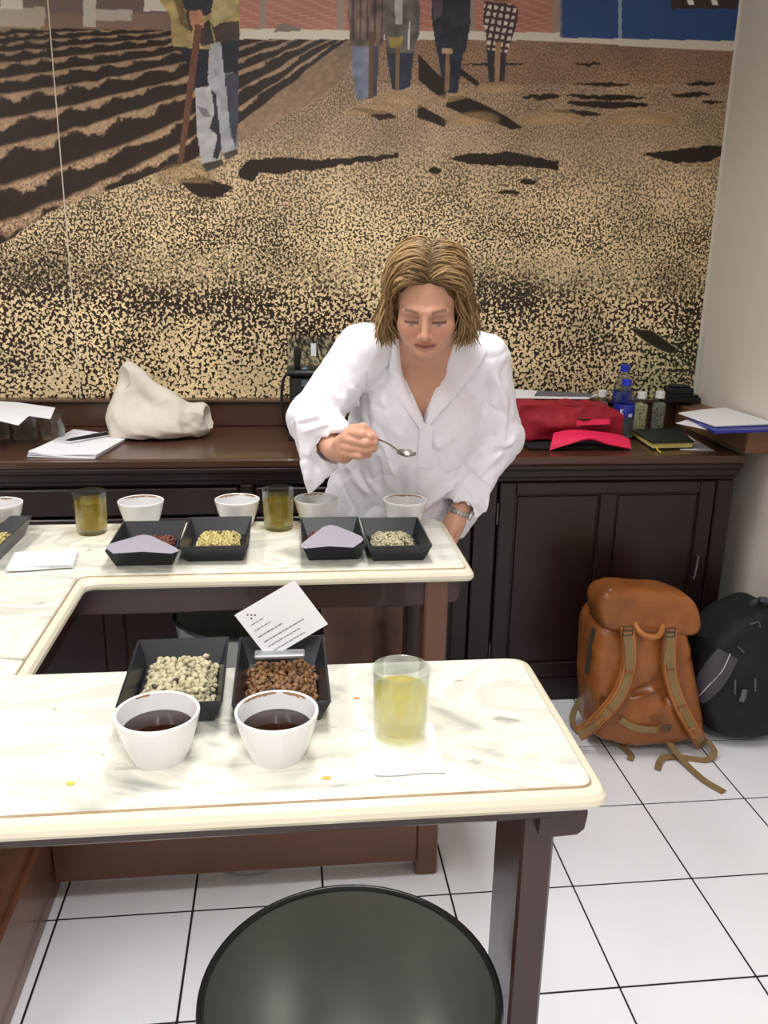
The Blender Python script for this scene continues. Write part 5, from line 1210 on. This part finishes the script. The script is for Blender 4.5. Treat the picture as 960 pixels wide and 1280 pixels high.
for lay in (0, 1):
    o_ = lay*nr_*na
    for i in range(nr_-1):
        for a in range(na):
            b = (a+1) % na; f = (o_+i*na+a, o_+(i+1)*na+a, o_+(i+1)*na+b, o_+i*na+b); F.append(f if not lay else f[::-1])
e0 = (nr_-1)*na
F += [(e0+a, nr_*na+e0+a, nr_*na+e0+(a+1) % na, e0+(a+1) % na) for a in range(na)]
rel(MB().add(V, F).build('spoon_bowl', M['steel'], auto=70), sp)
# ================================================================ bags on the floor
M['leather'] = mat('tan_leather', (164, 100, 50), .28, var=1.0, vscale=6, col2=(112, 64, 30), bump=.14, bscale=45, spec=.5); M['strapl'] = mat('tan_leather_strap', (172, 110, 56), .42, var=.5, vscale=16, col2=(146, 90, 42)); M['web'] = mat('olive_webbing', (136, 112, 74), .8, var=.3, vscale=60, bump=.1, bscale=300)
M['dleather'] = mat('dark_tan_leather', (128, 74, 34), .5)
bp = empty('leather_backpack', (1.085, 2.32, 0), 'tan leather backpack with olive webbing straps standing on the tiles by the cabinet', 'backpack')
YB_ = 2.29
def inset(P, d):
    P = np.array(P); A = sum(P[i][0]*P[(i+1) % len(P)][1]-P[(i+1) % len(P)][0]*P[i][1] for i in range(len(P))); P = P if A > 0 else P[::-1]; out = []
    for i in range(len(P)):
        a, b, c = P[i-1], P[i], P[(i+1) % len(P)]; n1 = np.array([b[1]-a[1], a[0]-b[0]]); n2_ = np.array([c[1]-b[1], b[0]-c[0]]); n1 /= np.linalg.norm(n1); n2_ /= np.linalg.norm(n2_); m_ = n1+n2_; m_ /= np.linalg.norm(m_); out.append(b-m_*d/max(.5, m_@n1))
    return out
S = SDF(); body_px = [(742, 764), (724, 824), (720, 868), (722, 915), (745, 936), (800, 945), (850, 945), (874, 925), (872, 860), (866, 764)]
o_ = [at_y(a, b, YB_)[[0, 2]] for a, b in body_px]; o_ = [np.array([p[0], max(p[1], .006)]) for p in o_]
S.soft(o_, YB_-.095, YB_+.105, .065, slope=.22)
S.ell((1.075, 2.245, .11), (.13, .062, .095), .05).ell((1.085, 2.30, .27), (.12, .062, .12), .05).plane((0, 0, -1), -.002, .01)
bf = []
def bfo(a, b, w_, h, Y=2.200): bf.append((at_y(*a, Y), at_y(*b, Y), w_*1.1, h*1.7))
for a, b, w_, h in (((745, 790), (738, 880), .006, .006), ((750, 800), (742, 885), .007, -.006), ((760, 815), (770, 850), .007, -.008), ((764, 812), (778, 845), .006, .006), ((747, 840), (765, 880), .007, .006), ((745, 855), (758, 890), .006, -.006), ((795, 828), (835, 818), .008, -.006), ((790, 868), (830, 850), .007, -.009), ((792, 874), (832, 858), .008, .006), ((820, 895), (835, 870), .010, -.010), ((826, 900), (842, 872), .008, .007), ((770, 915), (840, 922), .007, -.007), ((745, 905), (800, 930), .006, .004), ((783, 905), (783, 922), .004, -.004), ((856, 800), (852, 900), .006, -.006), ((800, 800), (826, 800), .012, -.006)): bfo(a, b, w_, h)
pk = sdf_obj(S, (.84, 2.10, -.01), (1.40, 2.56, .48), .0055, 'pack_body', M['leather'], bf, (.0022, 24), .010); rel(pk, bp)
Sb = S
S = SDF(); lid_px = [(757, 728), (738, 742), (739, 758), (747, 777), (776, 772), (808, 769), (838, 773), (864, 782), (868, 754), (850, 735), (800, 729)]
o_ = [at_y(a, b, 2.30)[[0, 2]] for a, b in ((757, 727), (735, 744), (735, 764), (745, 783), (868, 789), (873, 758), (853, 734))]
S.soft(o_, 2.240, 2.375, .040, slope=.12)
S.ell((1.06, 2.255, .335), (.085, .10, .026), .03, 's')
lf = [(at_y(762, 732, 2.27), at_y(763, 772, 2.26), .006, -.006), (at_y(752, 775, 2.26), at_y(800, 762, 2.25), .007, -.006), (at_y(800, 762, 2.25), at_y(860, 776, 2.26), .007, -.006), (at_y(775, 748, 2.26), at_y(850, 752, 2.26), .014, .006), (at_y(849, 740, 2.27), at_y(856, 772, 2.26), .006, -.005)]
rel(sdf_obj(S, (.86, 2.18, .28), (1.36, 2.52, .54), .005, 'top_lid', M['leather'], lf, (.0018, 26), .004), bp)
def onb(a, b, lift=.008):
    d = ray(a, b); h = Sb.hit(CAM, d, 1.8, 3.0, 300); dn = d/np.linalg.norm(d)
    return None if h is None else h-dn*lift
def path(P, lift, Y0):
    R = cat_rom(P, 6); out = []
    for a, b in R:
        h = onb(a, b, lift); y = Y0 if h is None else h[1]; out.append(at_y(a, b, y))
    out = np.array(out); y = out[:, 1].copy()
    for _ in range(8): y[1:-1] = np.minimum(y[1:-1], .25*y[:-2]+.5*y[1:-1]+.25*y[2:])
    out = np.array([at_y(R[i][0], R[i][1], y[i]) for i in range(len(R))]); out[:, 2] = np.maximum(out[:, 2], .006); return out
FN = np.array([-.05, -1, .15])
for P, nm in (([(784, 784), (787, 812), (785, 838), (774, 868), (755, 892), (738, 908), (722, 917)], 'a'), ([(838, 786), (836, 815), (838, 845), (848, 876), (862, 903), (878, 930)], 'b')):
    pa = path(P, .016, 2.215); s_ = rel(MB().strap(pa, FN, .044, .012).build('shoulder_strap', M['strapl'], auto=50), bp)
    pb = pa[2:]+np.array([0, -.0085, .001]); s2 = MB().strap(pb, FN, .021, .003).build('webbing', M['web'], auto=50); s2.parent = s_
    for i in (0, 1):
        ed = pa+np.cross(np.gradient(pa, axis=0)/np.linalg.norm(np.gradient(pa, axis=0), axis=1)[:, None], FN/np.linalg.norm(FN))*(.0205 if i else -.0205)+np.array([0, -.006, 0]); q = MB().tube(ed, .0022, 6).build('edge_piping', M['dleather']); q.parent = s_
    n_ = len(pa)
    for j in (int(n_*.33), int(n_*.62)):
        t_ = pa[j+1]-pa[j]; t_ /= np.linalg.norm(t_); q = MB().strap([pa[j]+np.array([0, -.010, 0])-t_*.003, pa[j]+np.array([0, -.010, 0])+t_*.003], FN, .026, .004).build('stitched_bar', M['dleather']); q.parent = s_
def buckle(a, b, w_, h, Y, m, rot=0):
    c = at_y(a, b, Y); mb = MB()
    def P2(u, v, o_=0): return c+np.array([(u*math.cos(rot)-v*math.sin(rot)), o_, (u*math.sin(rot)+v*math.cos(rot))])
    mb.tube([P2(-w_, -h), P2(w_, -h), P2(w_, h), P2(-w_, h)], .0024, 6, closed=True); mb.tube([P2(-w_, 0), P2(w_, 0)], .002, 6); mb.tube([P2(-w_, h*.55, -.004), P2(w_, h*.55, -.004)], .002, 6)
    return rel(mb.build('buckle', m), bp)
bm1 = mat('antique_buckle', (92, 88, 78), .4, .8)
buckle(785, 789, .014, .013, 2.150, bm1); buckle(838, 791, .014, .013, 2.150, bm1)
buckle(751, 902, .014, .007, 2.165, M['strapl'], .9); buckle(868, 916, .017, .008, 2.14, M['strapl'], -.9)
for a, b in (((784, 792), (787, 834)), ((838, 792), (834, 830))):
    pa = path([a, ((a[0]+b[0])/2+1, (a[1]+b[1])/2), b], .026, 2.2); rel(MB().strap(pa, FN, .026, .003).build('webbing_tab', M['web'], auto=50), bp)
pa = cat_rom([at_y(794, 779, 2.245), at_y(800, 790, 2.215), at_y(812, 796, 2.205), at_y(824, 794, 2.21), at_y(829, 782, 2.24)], 6); rel(MB().tube(pa, .0085, 8).build('carry_handle', M['strapl']), bp)
# zip at the side, waist strap, loose webbing ends
pa = path([(742, 785), (737, 812), (733, 842)], .004, 2.26); rel(MB().strap(pa, np.array([-.5, -1, .1]), .012, .003).build('zip', mat('dark_zip', (42, 40, 34), .5, .3), auto=50), bp)
rel(MB().strap(path([(776, 900), (795, 910), (822, 913)], .008, 2.18), FN, .020, .003).build('waist_strap', M['web'], auto=50), bp)
buckle(833, 910, .012, .010, 2.150, bm1)
def loose(P, w_, end=True):
    R = [at_z(a, b, z) for a, b, z in P]; R = cat_rom(R, 8); return rel(MB().strap(R, np.array([.1, -.35, .93]), w_, .003).build('loose_strap', M['web'], auto=50), bp)
loose([(826, 912, .085), (838, 930, .045), (855, 952, .012), (880, 975, .006), (905, 990, .005)], .022)
loose([(885, 925, .05), (893, 940, .020), (882, 950, .006), (855, 947, .006), (832, 946, .010), (825, 952, .008), (822, 962, .005)], .020)
loose([(752, 903, .10), (765, 918, .045), (780, 934, .012), (789, 944, .006), (787, 950, .004)], .020)
loose([(728, 870, .10), (718, 888, .05), (716, 903, .02), (724, 915, .010)], .020)
# ---- black rucksack
M['bfab'] = mat('black_nylon', (17, 17, 21), .75, var=.5, vscale=22, col2=(26, 26, 31), bump=.15, bscale=160); M['gfab'] = mat('charcoal_grey_panel', (70, 66, 76), .8, bump=.1, bscale=200)
bb = empty('black_rucksack', (1.41, 2.32, 0), 'black rucksack with a grey side pocket standing against the wall beside the leather backpack', 'backpack')
YK = 2.31; S = SDF(); o_ = [at_y(a, b, YK)[[0, 2]] for a, b in ((862, 830), (862, 885), (872, 930), (892, 952), (925, 954))]
o_ = [np.array([p[0], max(p[1], .004)]) for p in o_]+[np.array([1.50, .004]), np.array([1.545, .03]), np.array([1.545, .34]), np.array([1.52, .425])]+[at_y(a, b, YK)[[0, 2]] for a, b in ((955, 750), (924, 760), (885, 785))]
S.soft(o_, YK-.085, YK+.13, .055, slope=.12); S.ell((1.42, 2.25, .17), (.10, .06, .13), .06).plane((0, 0, -1), -.002, .01)
kf = [(at_y(a[0], a[1], 2.2), at_y(b[0], b[1], 2.2), w_, h) for a, b, w_, h in (((905, 800), (955, 830), .012, -.007), ((880, 800), (940, 790), .012, .006), ((890, 890), (955, 880), .012, -.006), ((880, 910), (950, 915), .012, .006), ((900, 830), (940, 850), .012, .005))]
rel(sdf_obj(S, (1.22, 2.12, -.01), (1.552, 2.52, .50), .006, 'pack_body', M['bfab'], kf, (.003, 22), .006), bb); Sb = S
G = []
for t in np.linspace(0, 1, 8):
    a0 = np.array([898, 810])*(1-t)+np.array([863, 868])*t; a1 = np.array([922, 824])*(1-t)+np.array([880, 880])*t; bul = math.sin(math.pi*t)
    a0 = a0+np.array([-3, -2])*bul; a1 = a1+np.array([4, 3])*bul; row = []
    for s in np.linspace(0, 1, 6):
        q = a0*(1-s)+a1*s; h = onb(q[0], q[1], .004+.007*math.sin(math.pi*s)*bul); row.append(at_y(q[0], q[1], 2.25) if h is None else h)
    G.append(row)
rel(MB().grid(G, -.004).build('side_pocket', M['gfab'], auto=60), bb)
rel(MB().tube(path([(913, 817), (903, 838), (885, 858), (868, 876)], .013, 2.22), .0016, 6).build('reflective_piping', mat('silver_piping', (190, 190, 190), .4)), bb)
rel(MB().strap(path([(930, 848), (931, 862), (927, 877)], .010, 2.2)[6:], FN, .016, .003).build('grey_tag', mat('grey_rubber_tag', (96, 98, 104), .5)), bb)
for P in ([(919, 850), (919, 868)], [(944, 848), (944, 864)], [(922, 808), (930, 816)], [(938, 780), (948, 778), (950, 784)]):
    rel(MB().tube(path(P if len(P) > 2 else [P[0], tuple((np.array(P[0])+P[1])/2), P[1]], .006, 2.2), .0030, 6).build('zip_pull', mat('dull_metal_pull', (100, 100, 104), .4, .6)), bb)
rel(MB().tube(path([(940, 756), (950, 750), (962, 752), (970, 762)], .004, 2.3), .010, 8).build('top_handle', M['gfab']), bb)
